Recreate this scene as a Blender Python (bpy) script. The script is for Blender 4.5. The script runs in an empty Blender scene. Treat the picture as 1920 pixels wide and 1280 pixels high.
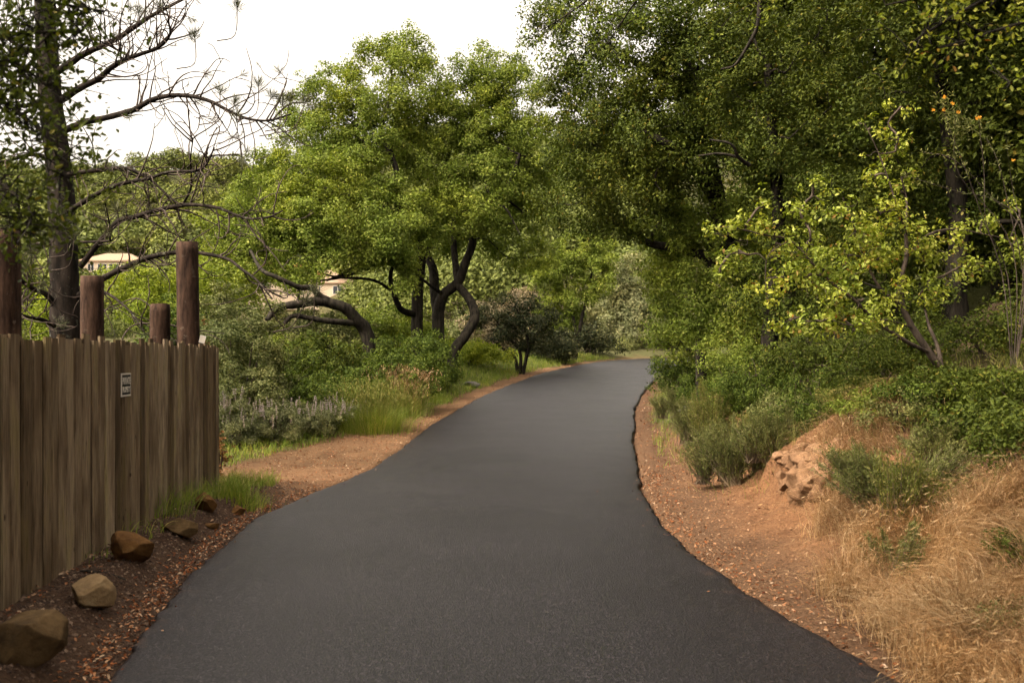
import bpy, bmesh, math, random
import numpy as np
from mathutils import Vector, noise as mnoise
SC = bpy.context.scene
COL = SC.collection
R = math.radians
rng = np.random.default_rng(11)
random.seed(5)
# ------------------------------------------------------------------ camera, sky, sun, exposure
F, CX, HY, EYE = 1867.0, 960.0, 668.0, 1.67
cam = bpy.data.cameras.new('camera'); cam.lens = 35; cam.sensor_width = 36
cam.shift_y = 28/1920; cam.clip_start = .1; cam.clip_end = 3000
cam.dof.use_dof = True; cam.dof.focus_distance = 13.5; cam.dof.aperture_fstop = 3.2
co = bpy.data.objects.new('camera', cam); COL.objects.link(co)
co.location = (0, 0, EYE); co.rotation_euler = (R(90), 0, 0); SC.camera = co
SUN_EL, SUN_AZ = 52, -125          # azimuth measured from +Y towards +X
w = bpy.data.worlds.new('World'); SC.world = w; w.use_nodes = True
nt = w.node_tree; nt.nodes.clear()
o_ = nt.nodes.new('ShaderNodeOutputWorld'); bg = nt.nodes.new('ShaderNodeBackground')
sky = nt.nodes.new('ShaderNodeTexSky'); sky.sky_type = 'NISHITA'; sky.sun_disc = False
sky.sun_elevation = R(SUN_EL); sky.sun_rotation = R(SUN_AZ); sky.dust_density = 6; sky.air_density = 1.2
hs = nt.nodes.new('ShaderNodeHueSaturation'); hs.inputs['Saturation'].default_value = .12; hs.inputs['Value'].default_value = 1.4
tint = nt.nodes.new('ShaderNodeMix'); tint.data_type = 'RGBA'; tint.blend_type = 'MULTIPLY'; tint.inputs[0].default_value = 1
tint.inputs[7].default_value = (1.0, .895, .765, 1)
nt.links.new(sky.outputs[0], hs.inputs['Color']); nt.links.new(hs.outputs[0], tint.inputs[6])
nt.links.new(tint.outputs[2], bg.inputs[0]); nt.links.new(bg.outputs[0], o_.inputs[0]); bg.inputs[1].default_value = .15
sl = bpy.data.lights.new('sun', 'SUN'); sl.energy = 2.3; sl.angle = R(12); sl.color = (1, .88, .68)
so = bpy.data.objects.new('sun', sl); COL.objects.link(so)
d_ = Vector((math.sin(R(SUN_AZ))*math.cos(R(SUN_EL)), math.cos(R(SUN_AZ))*math.cos(R(SUN_EL)), math.sin(R(SUN_EL))))
so.rotation_euler = d_.to_track_quat('Z', 'Y').to_euler(); so.location = (-10, -10, 30)
SC.view_settings.view_transform = 'Standard'; SC.view_settings.look = 'None'
SC.view_settings.exposure = 1.4; SC.view_settings.gamma = 1
SC.cycles.max_bounces = 6; SC.cycles.diffuse_bounces = 3; SC.cycles.glossy_bounces = 2
SC.cycles.transmission_bounces = 4; SC.cycles.transparent_max_bounces = 4; SC.cycles.volume_bounces = 0
SC.cycles.use_denoising = True

# ------------------------------------------------------------------ helpers
def at(px, py, Y): return np.array([(px-CX)*Y/F, Y, EYE+(HY-py)*Y/F])
def nrm(a): return a/np.maximum(np.linalg.norm(a, axis=-1, keepdims=True), 1e-9)
def sstep(a, b, x):
    t = np.clip((x-a)/(b-a), 0, 1); return t*t*(3-2*t)
def _h(ix, iy, iz, s):
    n = (ix*374761393 + iy*668265263 + iz*2147483647 + s*974711) & 0xffffffff
    n = ((n ^ (n >> 13))*1274126177) & 0xffffffff
    return ((n ^ (n >> 16)) & 0xffff)/65535.0
def vnoise(x, y, z=0.0, s=0):
    x, y, z = np.broadcast_arrays(np.asarray(x, float), y, z)
    i, j, k = np.floor(x).astype(np.int64), np.floor(y).astype(np.int64), np.floor(z).astype(np.int64)
    u, v, t = x-i, y-j, z-k
    u, v, t = u*u*(3-2*u), v*v*(3-2*v), t*t*(3-2*t)
    r = 0
    for a in (0, 1):
        for b in (0, 1):
            for c in (0, 1):
                r = r + (u if a else 1-u)*(v if b else 1-v)*(t if c else 1-t)*_h(i+a, j+b, k+c, s)
    return r*2-1
def fbm(x, y, o=4, s=0):
    r, a, f = 0, 1.0, 1.0
    for q in range(o):
        r = r+a*vnoise(x*f, y*f, 0, s+q); a *= .5; f *= 2.03
    return r
def mesh_obj(name, V, Fc, mat, parent=None, smooth=False, k=None):
    """V (n,3); Fc (m,k) array, or list of such arrays"""
    V = np.asarray(V, np.float32)
    if not isinstance(Fc, list): Fc = [Fc]
    Fc = [np.asarray(f, np.int32) for f in Fc if len(f)]
    me = bpy.data.meshes.new(name)
    me.vertices.add(len(V)); me.vertices.foreach_set('co', V.ravel())
    lv = np.concatenate([f.ravel() for f in Fc]); tot = np.concatenate([np.full(len(f), f.shape[1], np.int32) for f in Fc])
    st = np.concatenate([[0], np.cumsum(tot)[:-1]]).astype(np.int32)
    me.loops.add(len(lv)); me.loops.foreach_set('vertex_index', lv)
    me.polygons.add(len(tot)); me.polygons.foreach_set('loop_start', st)
    me.polygons.foreach_set('use_smooth', np.full(len(tot), smooth, bool))
    me.update(calc_edges=True); me.validate()
    if mat: me.materials.append(mat)
    o = bpy.data.objects.new(name, me); COL.objects.link(o)
    if parent: o.parent = parent
    return o
def tag(o, label=None, cat=None, group=None, kind=None):
    for k_, v in (('label', label), ('category', cat), ('group', group), ('kind', kind)):
        if v: o[k_] = v
    return o
def empty(name, loc, label, cat, group=None):
    o = bpy.data.objects.new(name, None); COL.objects.link(o); o.location = [float(c) for c in loc]; o.empty_display_size = .2
    return tag(o, label, cat, group)
class Bag:
    """collects vertices and faces"""
    def __init__(s): s.v = []; s.f = {}; s.n = 0
    def add(s, V, Fc):
        Fc = np.asarray(Fc)
        s.v.append(np.asarray(V, float)); s.f.setdefault(Fc.shape[1], []).append(Fc+s.n); s.n += len(V)
    def build(s, name, mat, parent=None, smooth=False, origin=None):
        V = np.concatenate(s.v)
        if origin is not None: V = V-np.asarray(origin)
        return mesh_obj(name, V, [np.concatenate(x) for x in s.f.values()], mat, parent, smooth)
def smooth_path(P, n=6):
    P = np.asarray(P, float)
    if len(P) < 3: 
        t = np.linspace(0, 1, n+1)[:, None]; return P[0]*(1-t)+P[1]*t
    Q = np.vstack([2*P[0]-P[1], P, 2*P[-1]-P[-2]]); out = []
    t = np.linspace(0, 1, n, endpoint=False)[:, None]
    for i in range(1, len(Q)-2):
        a, b, c, d = Q[i-1], Q[i], Q[i+1], Q[i+2]
        out.append(.5*((2*b)+(c-a)*t+(2*a-5*b+4*c-d)*t*t+(-a+3*b-3*c+d)*t**3))
    out.append(P[-1:]); return np.vstack(out)
def tube(bag, P, rad, sides=6, bump=0.0):
    P = np.asarray(P, float); n = len(P); rad = np.broadcast_to(np.asarray(rad, float), (n,))
    T = nrm(np.gradient(P, axis=0)); ref = np.array([.31, .17, .93]) if abs(T[0, 2]) < .8 else np.array([.9, .3, .1])
    A = nrm(np.cross(T, ref)); B = np.cross(T, A)
    th = np.linspace(0, 2*math.pi, sides, endpoint=False)
    rr = np.repeat(rad[:, None], sides, 1)
    if bump: rr = rr*(1+bump*rng.uniform(-1, 1, rr.shape))
    V = (P[:, None]+A[:, None]*(np.cos(th)[None]*rr)[..., None]+B[:, None]*(np.sin(th)[None]*rr)[..., None]).reshape(-1, 3)
    i = np.arange(n-1)[:, None]*sides; j = np.arange(sides)[None]; j2 = (j+1) % sides
    Fc = np.stack([i+j, i+j2, i+sides+j2, i+sides+j], -1).reshape(-1, 4)
    bag.add(V, Fc)
LEAF4 = (np.array([[0, 0, 0], [.5, .5, .08], [1, 0, -.04], [.5, -.5, .08]]), np.array([[0, 1, 2, 3]]))
LEAF6 = (np.array([[0, 0, 0], [.28, .42, .07], [.74, .40, .06], [1, 0, -.06], [.74, -.40, .06], [.28, -.42, .07]]), np.array([[0, 1, 2, 3], [0, 3, 4, 5]]))
def leaves(bag, P, N, L, W, tm=LEAF4, T=None):
    n = len(P); N = nrm(N)
    if T is None: T = rng.normal(size=(n, 3))
    T = nrm(T-N*np.sum(T*N, 1, keepdims=True)); B = np.cross(N, T)
    L = np.broadcast_to(L, (n,)); W = np.broadcast_to(W, (n,))
    tv, tf = tm; k = len(tv)
    V = P[:, None]+T[:, None]*(tv[None, :, 0]*L[:, None])[..., None]+B[:, None]*(tv[None, :, 1]*W[:, None])[..., None]+N[:, None]*(tv[None, :, 2]*L[:, None])[..., None]
    Fc = (tf[None]+(np.arange(n)*k)[:, None, None]).reshape(-1, tf.shape[1])
    bag.add(V.reshape(-1, 3), Fc)
def blades(bag, P, H, W, lean, droop=.5, segs=3, up=None):
    """grass blades: P base (n,3), H heights, lean (n,2) horizontal displacement of the tip as a share of H"""
    n = len(P); H = np.broadcast_to(H, (n,)); W = np.broadcast_to(W, (n,))
    side = nrm(np.stack([-lean[:, 1], lean[:, 0], np.zeros(n)], 1)+rng.normal(size=(n, 3))*.35)
    Vs = []
    for s in range(segs+1):
        t = s/segs
        c = P.copy(); c[:, :2] += lean*(H*(t**1.7))[:, None]; c[:, 2] += H*(t-droop*np.linalg.norm(lean, axis=1)*t*t*t)
        wd = (W*(1-t**1.5)*.5+W*.04)[:, None]
        Vs += [c-side*wd, c+side*wd]
    V = np.stack(Vs, 1).reshape(-1, 3); k = 2*(segs+1)
    tf = np.array([[2*s, 2*s+1, 2*s+3, 2*s+2] for s in range(segs)])
    bag.add(V, (tf[None]+(np.arange(n)*k)[:, None, None]).reshape(-1, 4))

# ------------------------------------------------------------------ materials
def mat(name):
    m = bpy.data.materials.new(name); m.use_nodes = True; t = m.node_tree
    return m, t, t.nodes['Principled BSDF'], t.nodes['Material Output']
def N_(t, kind, **kw):
    n = t.nodes.new('ShaderNode'+kind)
    for k_, v in kw.items():
        if k_ in n.inputs.keys(): n.inputs[k_].default_value = v
        else: setattr(n, k_, v)
    return n
def ramp(t, src, stops):
    r = t.nodes.new('ShaderNodeValToRGB'); e = r.color_ramp.elements
    while len(e) < len(stops): e.new(.5)
    for i, (p, c) in enumerate(stops): e[i].position = p; e[i].color = (*c, 1)
    if src is not None: t.links.new(src, r.inputs[0])
    return r
def mixc(t, a, b, fac, mode='MIX'):
    m = t.nodes.new('ShaderNodeMix'); m.data_type = 'RGBA'; m.blend_type = mode
    for i, v in ((0, fac), (6, a), (7, b)):
        if isinstance(v, (int, float)): m.inputs[i].default_value = v
        elif isinstance(v, tuple): m.inputs[i].default_value = (*v, 1)
        else: t.links.new(v, m.inputs[i])
    return m.outputs[2]
def foliage(name, stops, trans=.35, rough=.55, spec=.15, nscale=.7, nmix=.35, tcol=(1.25, 1.3, .55)):
    m, t, b, out = mat(name)
    g = N_(t, 'NewGeometry'); r = ramp(t, g.outputs['Random Per Island'], stops)
    oi = N_(t, 'ObjectInfo')
    tc = N_(t, 'TexCoord'); nz = N_(t, 'TexNoise', Scale=nscale, Detail=2.0); t.links.new(tc.outputs['Object'], nz.inputs['Vector'])
    r2 = ramp(t, nz.outputs[0], [(.3, (.72, .82, .8)), (.5, (1, 1, 1)), (.72, (1.35, 1.2, .8))])
    c = mixc(t, r.outputs[0], r2.outputs[0], nmix*2 if nmix < .5 else 1.0, 'MULTIPLY')
    t.links.new(c, b.inputs['Base Color']); b.inputs['Roughness'].default_value = rough
    b.inputs['Specular IOR Level'].default_value = spec
    tr = N_(t, 'BsdfTranslucent'); t.links.new(mixc(t, c, tcol, 1.0, 'MULTIPLY'), tr.inputs[0])
    mx = N_(t, 'MixShader'); mx.inputs[0].default_value = trans
    t.links.new(b.outputs[0], mx.inputs[1]); t.links.new(tr.outputs[0], mx.inputs[2]); t.links.new(mx.outputs[0], out.inputs[0])
    return m
def G_(a, k): return tuple(x*k for x in a)
M = {}
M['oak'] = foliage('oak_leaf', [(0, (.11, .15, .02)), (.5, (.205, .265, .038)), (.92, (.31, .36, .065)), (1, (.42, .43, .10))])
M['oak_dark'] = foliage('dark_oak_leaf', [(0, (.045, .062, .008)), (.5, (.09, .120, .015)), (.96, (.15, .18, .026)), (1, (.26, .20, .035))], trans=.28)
M['oak_lit'] = foliage('lit_oak_leaf', [(0, (.17, .22, .02)), (.5, (.36, .42, .05)), (.93, (.56, .58, .13)), (.975, (.46, .36, .10)), (1, (.45, .16, .03))], trans=.35, rough=.45, spec=.25, nscale=2)  # light green leaf, its colour raised further to look sunlit
M['bright'] = foliage('bright_leaf', [(0, (.13, .18, .015)), (.5, (.25, .31, .03)), (1, (.40, .44, .07))], trans=.4)
M['green'] = foliage('shrub_leaf', [(0, (.04, .067, .009)), (.5, (.095, .14, .018)), (1, (.20, .25, .04))], trans=.3)
M['olive'] = foliage('olive_leaf', [(0, (.075, .095, .025)), (.5, (.165, .185, .06)), (1, (.32, .32, .13))], trans=.25)
M['sage'] = foliage('sage_leaf', [(0, (.09, .11, .04)), (.5, (.20, .215, .09)), (1, (.35, .35, .19))], trans=.2)
M['sagebrush'] = foliage('sagebrush_leaf', [(0, (.09, .11, .025)), (.5, (.19, .205, .06)), (1, (.34, .33, .12))], trans=.25)
M['darkbush'] = foliage('dark_bush_leaf', [(0, (.02, .032, .012)), (.5, (.055, .065, .026)), (1, (.12, .12, .05))], trans=.2)
M['pale'] = foliage('pale_leaf', [(0, (.13, .15, .06)), (.5, (.23, .24, .11)), (1, (.37, .35, .18))], trans=.25)
M['drybush'] = foliage('dry_shrub_leaf', [(0, (.16, .125, .07)), (.5, (.28, .22, .135)), (1, (.40, .31, .20))], trans=.15)
M['rust'] = foliage('rust_leaf', [(0, (.14, .055, .02)), (.5, (.26, .11, .035)), (1, (.36, .19, .07))], trans=.2)
M['grass'] = foliage('green_grass', [(0, (.12, .18, .02)), (.5, (.24, .33, .045)), (.85, (.40, .42, .10)), (1, (.50, .42, .16))], trans=.3)
M['straw'] = foliage('dry_grass', [(0, (.19, .10, .042)), (.4, (.41, .238, .105)), (.8, (.61, .40, .205)), (1, (.77, .57, .34))], trans=.25, rough=.55, tcol=(1.1, 1, .8), nscale=1.5, nmix=.2)
M['strawgreen'] = foliage('half_dry_grass', [(0, (.10, .13, .02)), (.6, (.21, .23, .045)), (1, (.42, .33, .12))], trans=.25)
M['needle'] = foliage('pine_needle', [(0, (.07, .075, .035)), (1, (.17, .17, .09))], trans=.1)
M['far'] = foliage('far_oak_leaf', [(0, (.07, .085, .016)), (.5, (.13, .155, .03)), (1, (.23, .25, .06))], trans=.15, nscale=.03)
M['spike'] = foliage('sage_flower', [(0, (.34, .27, .26)), (1, (.60, .50, .48))], trans=.2)
M['orange'] = foliage('orange_petal', [(0, (.65, .28, .02)), (1, (.8, .40, .05))], trans=.2)
M['yellow'] = foliage('yellow_petal', [(0, (.75, .55, .02)), (1, (.85, .65, .05))], trans=.2)
M['litter'] = foliage('fallen_leaf', [(0, (.10, .03, .012)), (.4, (.27, .085, .025)), (.75, (.40, .20, .10)), (1, (.55, .40, .27))], trans=.05, rough=.7, tcol=(1, 1, 1), nmix=.1)
M['deadtwig'] = foliage('dead_twig', [(0, (.12, .085, .055)), (1, (.30, .22, .15))], trans=.0)

def bark(name, c0, c1, c2=None, scale=14, bump=.7):
    m, t, b, out = mat(name)
    tc = N_(t, 'TexCoord'); mp = N_(t, 'Mapping'); mp.inputs['Scale'].default_value = (1, 1, .22); t.links.new(tc.outputs['Object'], mp.inputs[0])
    nz = N_(t, 'TexNoise', Scale=scale, Detail=6.0, Roughness=.65); t.links.new(mp.outputs[0], nz.inputs['Vector'])
    c = ramp(t, nz.outputs[0], [(.36, c0), (.64, c1)]).outputs[0]
    if c2:
        n2 = N_(t, 'TexNoise', Scale=9.0, Detail=3.0, Roughness=.6); t.links.new(tc.outputs['Object'], n2.inputs['Vector'])
        rr = ramp(t, n2.outputs[0], [(.62, (0, 0, 0)), (.70, (.7, .7, .7))])
        c = mixc(t, c, c2, rr.outputs[0])
    t.links.new(c, b.inputs['Base Color']); b.inputs['Roughness'].default_value = .9; b.inputs['Specular IOR Level'].default_value = .2
    bp = N_(t, 'Bump', Strength=bump, Distance=.02); t.links.new(nz.outputs[0], bp.inputs['Height']); t.links.new(bp.outputs[0], b.inputs['Normal'])
    return m
M['bark'] = bark('oak_bark', (.009, .0075, .0055), (.055, .045, .032), (.06, .066, .026))
M['bark_grey'] = bark('grey_bark', (.05, .038, .028), (.16, .12, .09))
M['pinebark'] = bark('pine_bark', (.010, .008, .006), (.05, .037, .028), (.17, .17, .12), scale=10, bump=1)
M['pinetwig'] = bark('pine_twig', (.05, .038, .03), (.14, .105, .085))
M['log'] = bark('log_wood', (.022, .012, .008), (.10, .056, .036), (.16, .12, .09), scale=16, bump=.8)

def wood():
    m, t, b, out = mat('weathered_board')
    g = N_(t, 'NewGeometry'); tc = N_(t, 'TexCoord')
    off = N_(t, 'VectorMath', operation='MULTIPLY_ADD'); cb = N_(t, 'CombineXYZ')
    t.links.new(g.outputs['Random Per Island'], cb.inputs[2]); t.links.new(g.outputs['Random Per Island'], cb.inputs[0])
    off.inputs[1].default_value = (17, 0, 23); t.links.new(cb.outputs[0], off.inputs[0]); t.links.new(tc.outputs['Object'], off.inputs[2])
    mp = N_(t, 'Mapping'); mp.inputs['Scale'].default_value = (1, 1, .05); t.links.new(off.outputs[0], mp.inputs[0])
    nz = N_(t, 'TexNoise', Scale=95.0, Detail=4.0, Roughness=.6); t.links.new(mp.outputs[0], nz.inputs['Vector'])
    base = ramp(t, g.outputs['Random Per Island'], [(0, (.14, .095, .054)), (.3, (.24, .170, .098)), (.65, (.33, .245, .155)), (1, (.44, .34, .23))])
    gr = ramp(t, nz.outputs[0], [(.34, (.55, .52, .48)), (.5, (1, 1, 1)), (.66, (1.3, 1.28, 1.24))])
    c = mixc(t, base.outputs[0], gr.outputs[0], 1.0, 'MULTIPLY')
    n2 = N_(t, 'TexNoise', Scale=5.0, Detail=4.0); mp2 = N_(t, 'Mapping'); mp2.inputs['Scale'].default_value = (1, 1, .3)
    t.links.new(off.outputs[0], mp2.inputs[0]); t.links.new(mp2.outputs[0], n2.inputs['Vector'])
    st = ramp(t, n2.outputs[0], [(.40, (.5, .45, .4)), (.55, (1, 1, 1)), (.68, (.95, 1.0, .72))])
    c = mixc(t, c, st.outputs[0], .8, 'MULTIPLY')
    vo = N_(t, 'TexVoronoi', Scale=5.0); mp3 = N_(t, 'Mapping'); mp3.inputs['Scale'].default_value = (1, 1, .55)
    t.links.new(off.outputs[0], mp3.inputs[0]); t.links.new(mp3.outputs[0], vo.inputs['Vector'])
    kn = ramp(t, vo.outputs['Distance'], [(.045, (.16, .13, .11)), (.075, (1, 1, 1))])
    c = mixc(t, c, kn.outputs[0], .85, 'MULTIPLY')
    t.links.new(c, b.inputs['Base Color']); b.inputs['Roughness'].default_value = .85; b.inputs['Specular IOR Level'].default_value = .2
    bp = N_(t, 'Bump', Strength=.8, Distance=.004); t.links.new(nz.outputs[0], bp.inputs['Height']); t.links.new(bp.outputs[0], b.inputs['Normal'])
    return m
M['board'] = wood()
def plain(name, col, rough=.6, metal=0):
    m, t, b, out = mat(name)
    tc = N_(t, 'TexCoord'); nz = N_(t, 'TexNoise', Scale=6.0, Detail=4.0); t.links.new(tc.outputs['Object'], nz.inputs['Vector'])
    r = ramp(t, nz.outputs[0], [(.3, G_(col, .8)), (.7, G_(col, 1.15))]); t.links.new(r.outputs[0], b.inputs['Base Color'])
    b.inputs['Roughness'].default_value = rough; b.inputs['Metallic'].default_value = metal
    return m
M['signwhite'] = plain('sign_white', (.85, .78, .68)); M['signblack'] = plain('sign_black', (.02, .018, .02))
M['stucco'] = plain('cream_stucco', (.72, .56, .40), .9); M['whitepaint'] = plain('white_paint', (.8, .74, .66), .7)
M['rooftile'] = plain('tan_roof', (.40, .27, .18), .9); M['redroof'] = plain('red_roof', (.50, .15, .08), .9)
M['rail'] = plain('dark_rail', (.06, .05, .045), .6)
m, t, b, o2 = mat('window_glass'); b.inputs['Base Color'].default_value = (.03, .035, .04, 1); b.inputs['Roughness'].default_value = .15; M['glass'] = m
def rockmat(name, c0, c1, c2):
    m, t, b, out = mat(name)
    tc = N_(t, 'TexCoord'); nz = N_(t, 'TexNoise', Scale=4.5, Detail=8.0, Roughness=.7); t.links.new(tc.outputs['Object'], nz.inputs['Vector'])
    r = ramp(t, nz.outputs[0], [(.3, c0), (.52, c1), (.72, c2)]); t.links.new(r.outputs[0], b.inputs['Base Color'])
    n2 = N_(t, 'TexNoise', Scale=28.0, Detail=8.0, Roughness=.75); t.links.new(tc.outputs['Object'], n2.inputs['Vector'])
    bp = N_(t, 'Bump', Strength=.7, Distance=.02); t.links.new(n2.outputs[0], bp.inputs['Height']); t.links.new(bp.outputs[0], b.inputs['Normal'])
    b.inputs['Roughness'].default_value = .92; b.inputs['Specular IOR Level'].default_value = .2
    return m
M['rock'] = rockmat('sandstone', (.035, .021, .010), (.13, .08, .034), (.22, .145, .07))  # sandstone browns, darkened to carry the shade at the fence foot
M['rock2'] = rockmat('ochre_sandstone', (.04, .016, .007), (.16, .078, .024), (.26, .145, .055))
M['rock_pale'] = rockmat('pale_sandstone', (.15, .095, .05), (.30, .20, .10), (.38, .28, .16))
M['outcrop'] = rockmat('outcrop_rock', (.13, .068, .034), (.27, .150, .078), (.37, .235, .14))
M['greyrock'] = rockmat('grey_rock', (.06, .055, .045), (.13, .12, .10), (.20, .185, .155))

def ground_mat():
    m, t, b, out = mat('soil')
    at_ = N_(t, 'Attribute', attribute_name='soil')
    tc = N_(t, 'TexCoord')
    n1 = N_(t, 'TexNoise', Scale=2.2, Detail=8.0, Roughness=.7); t.links.new(tc.outputs['Object'], n1.inputs['Vector'])
    n2 = N_(t, 'TexNoise', Scale=38.0, Detail=6.0, Roughness=.75); t.links.new(tc.outputs['Object'], n2.inputs['Vector'])
    vo = N_(t, 'TexVoronoi', Scale=30.0); t.links.new(tc.outputs['Object'], vo.inputs['Vector'])
    a = ramp(t, n1.outputs[0], [(.3, (.62, .55, .5)), (.5, (1, 1, 1)), (.7, (1.25, 1.22, 1.15))])
    c = mixc(t, at_.outputs['Color'], a.outputs[0], .9, 'MULTIPLY')
    a2 = ramp(t, n2.outputs[0], [(.34, (.42, .38, .35)), (.5, (1, 1, 1)), (.66, (1.4, 1.35, 1.3))])
    c = mixc(t, c, a2.outputs[0], .8, 'MULTIPLY')
    t.links.new(c, b.inputs['Base Color']); b.inputs['Roughness'].default_value = .95; b.inputs['Specular IOR Level'].default_value = .15
    ad = N_(t, 'Math', operation='ADD'); t.links.new(n2.outputs[0], ad.inputs[0]); t.links.new(vo.outputs['Distance'], ad.inputs[1])
    bp = N_(t, 'Bump', Strength=.9, Distance=.025); t.links.new(ad.outputs[0], bp.inputs['Height']); t.links.new(bp.outputs[0], b.inputs['Normal'])
    return m
def asphalt():
    m, t, b, out = mat('asphalt')
    tc = N_(t, 'TexCoord')
    n2 = N_(t, 'TexNoise', Scale=55.0, Detail=5.0, Roughness=.9); t.links.new(tc.outputs['Object'], n2.inputs['Vector'])
    n1 = N_(t, 'TexNoise', Scale=.55, Detail=5.0, Roughness=.6); t.links.new(tc.outputs['Object'], n1.inputs['Vector'])
    vo = N_(t, 'TexVoronoi', Scale=85.0); t.links.new(tc.outputs['Object'], vo.inputs['Vector'])
    a = ramp(t, n2.outputs[0], [(.38, (.003, .0025, .0027)), (.49, (.0115, .0095, .0103)), (.57, (.036, .030, .033)), (.64, (.15, .127, .138))])
    a2 = ramp(t, n1.outputs[0], [(.3, (.9, .89, .89)), (.5, (1, 1, 1)), (.7, (1.08, 1.07, 1.07))])
    c = mixc(t, a.outputs[0], a2.outputs[0], .9, 'MULTIPLY')
    nd = N_(t, 'TexNoise', Scale=7.0, Detail=6.0, Roughness=.7); t.links.new(tc.outputs['Object'], nd.inputs['Vector'])
    dr = ramp(t, nd.outputs[0], [(.55, (0, 0, 0)), (.75, (.7, .7, .7))])
    ea = N_(t, 'Attribute', attribute_name='edge'); mm = N_(t, 'Math', operation='MULTIPLY')
    t.links.new(dr.outputs[0], mm.inputs[0]); t.links.new(ea.outputs['Fac'], mm.inputs[1])
    c = mixc(t, c, (.20, .12, .07), mm.outputs[0])
    t.links.new(c, b.inputs['Base Color'])
    rr = ramp(t, n1.outputs[0], [(.35, (.36, .36, .36)), (.65, (.43, .43, .43))]); t.links.new(rr.outputs[0], b.inputs['Roughness'])
    b.inputs['Specular IOR Level'].default_value = .42
    ad = N_(t, 'Math', operation='ADD'); t.links.new(n2.outputs[0], ad.inputs[0]); t.links.new(vo.outputs['Distance'], ad.inputs[1])
    bp = N_(t, 'Bump', Strength=.8, Distance=.006); t.links.new(ad.outputs[0], bp.inputs['Height']); t.links.new(bp.outputs[0], b.inputs['Normal'])
    return m

# ------------------------------------------------------------------ the road's edges and the lie of the land
LE = np.array([(-.2, -40), (-.6, -20), (-.95, -10), (-1.2, -5), (-1.45, 0), (-1.85, 3.6), (-2.06, 5.09), (-2.27, 6.27), (-2.48, 7.8), (-2.6, 9.4), (-2.6, 11.0), (-2.3, 13.0), (-2.05, 14.6), (-1.86, 17.3),
               (-1.68, 19.6), (-1.23, 23.0), (-.58, 27.0), (.7, 33.0), (2.0, 37.5), (4.2, 43.2), (7.4, 47.6), (12, 51), (20, 54), (45, 58), (90, 60)], float)
RE = np.array([(4.2, -40), (3.6, -20), (3.2, -10), (2.95, -5), (2.65, 0), (2.25, 3.6), (2.02, 5.09), (1.88, 5.86), (1.72, 6.68), (1.58, 7.95), (1.50, 9.68), (1.57, 11.7), (1.80, 14.3), (2.06, 16.8), (2.4, 19.6),
               (2.95, 23.7), (3.8, 28.2), (5.1, 33.6), (7.0, 37.8), (9.8, 41.4), (13.5, 44.4), (20, 47.5), (45, 51.5), (90, 53.5)], float)
def sm2(P, n=10):
    Q = smooth_path(np.c_[P, np.zeros(len(P))], n)[:, :2]; return Q
LEs, REs = sm2(LE), sm2(RE)
def sdist(X, Y, L):
    """signed distance to polyline, positive to the right of the travel direction"""
    X = np.asarray(X, float); Y = np.asarray(Y, float); best = np.full(X.shape, 1e9); sg = np.ones(X.shape)
    for i in range(len(L)-1):
        a, b2 = L[i], L[i+1]; d = b2-a; l2 = d@d
        t_ = np.clip(((X-a[0])*d[0]+(Y-a[1])*d[1])/l2, 0, 1)
        ex, ey = X-a[0]-t_*d[0], Y-a[1]-t_*d[1]; dd = ex*ex+ey*ey
        m_ = dd < best-1e-12; best = np.where(m_, dd, best); sg = np.where(m_, np.sign((X-a[0])*d[1]-(Y-a[1])*d[0]), sg)
    return np.sqrt(best)*sg
_hy = [-50, 12, 15, 17.3, 19.7, 23.3, 28, 34, 40, 45, 50, 60, 80]; _hz = [0, 0, .04, .13, .27, .48, .75, 1.08, 1.37, 1.55, 1.66, 1.72, 1.75]
def Hr(Y):
    Y = np.asarray(Y, float); return sum(np.interp(Y+k_, _hy, _hz) for k_ in (-1.6, -.8, 0, .8, 1.6))/5
def far_z(X, Y):
    r = np.hypot(X, Y); th = np.degrees(np.arctan2(X, Y))
    zl = np.interp(r, [0, 60, 100, 140, 200, 280, 350, 450, 600, 1200], [0, -6, -8, -3, 9, 25, 47, 80, 66, 40])
    zm = np.interp(r, [0, 50, 60, 80, 120, 200, 400, 1200], [1, 1.8, 4, 9, 16, 30, 84, 60])
    zr = np.interp(r, [0, 20, 40, 80, 200, 400, 1200], [2, 8, 15, 26, 55, 90, 60])
    a = sstep(-12, -3, th); c = sstep(9, 14, th)
    z = zl*(1-a)+zm*a; z = z*(1-c)+zr*c
    return z+fbm(X/45, Y/45, 3, 5)*np.clip((r-60)/60, 0, 1)*(5+8*sstep(300, 450, r))
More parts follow.
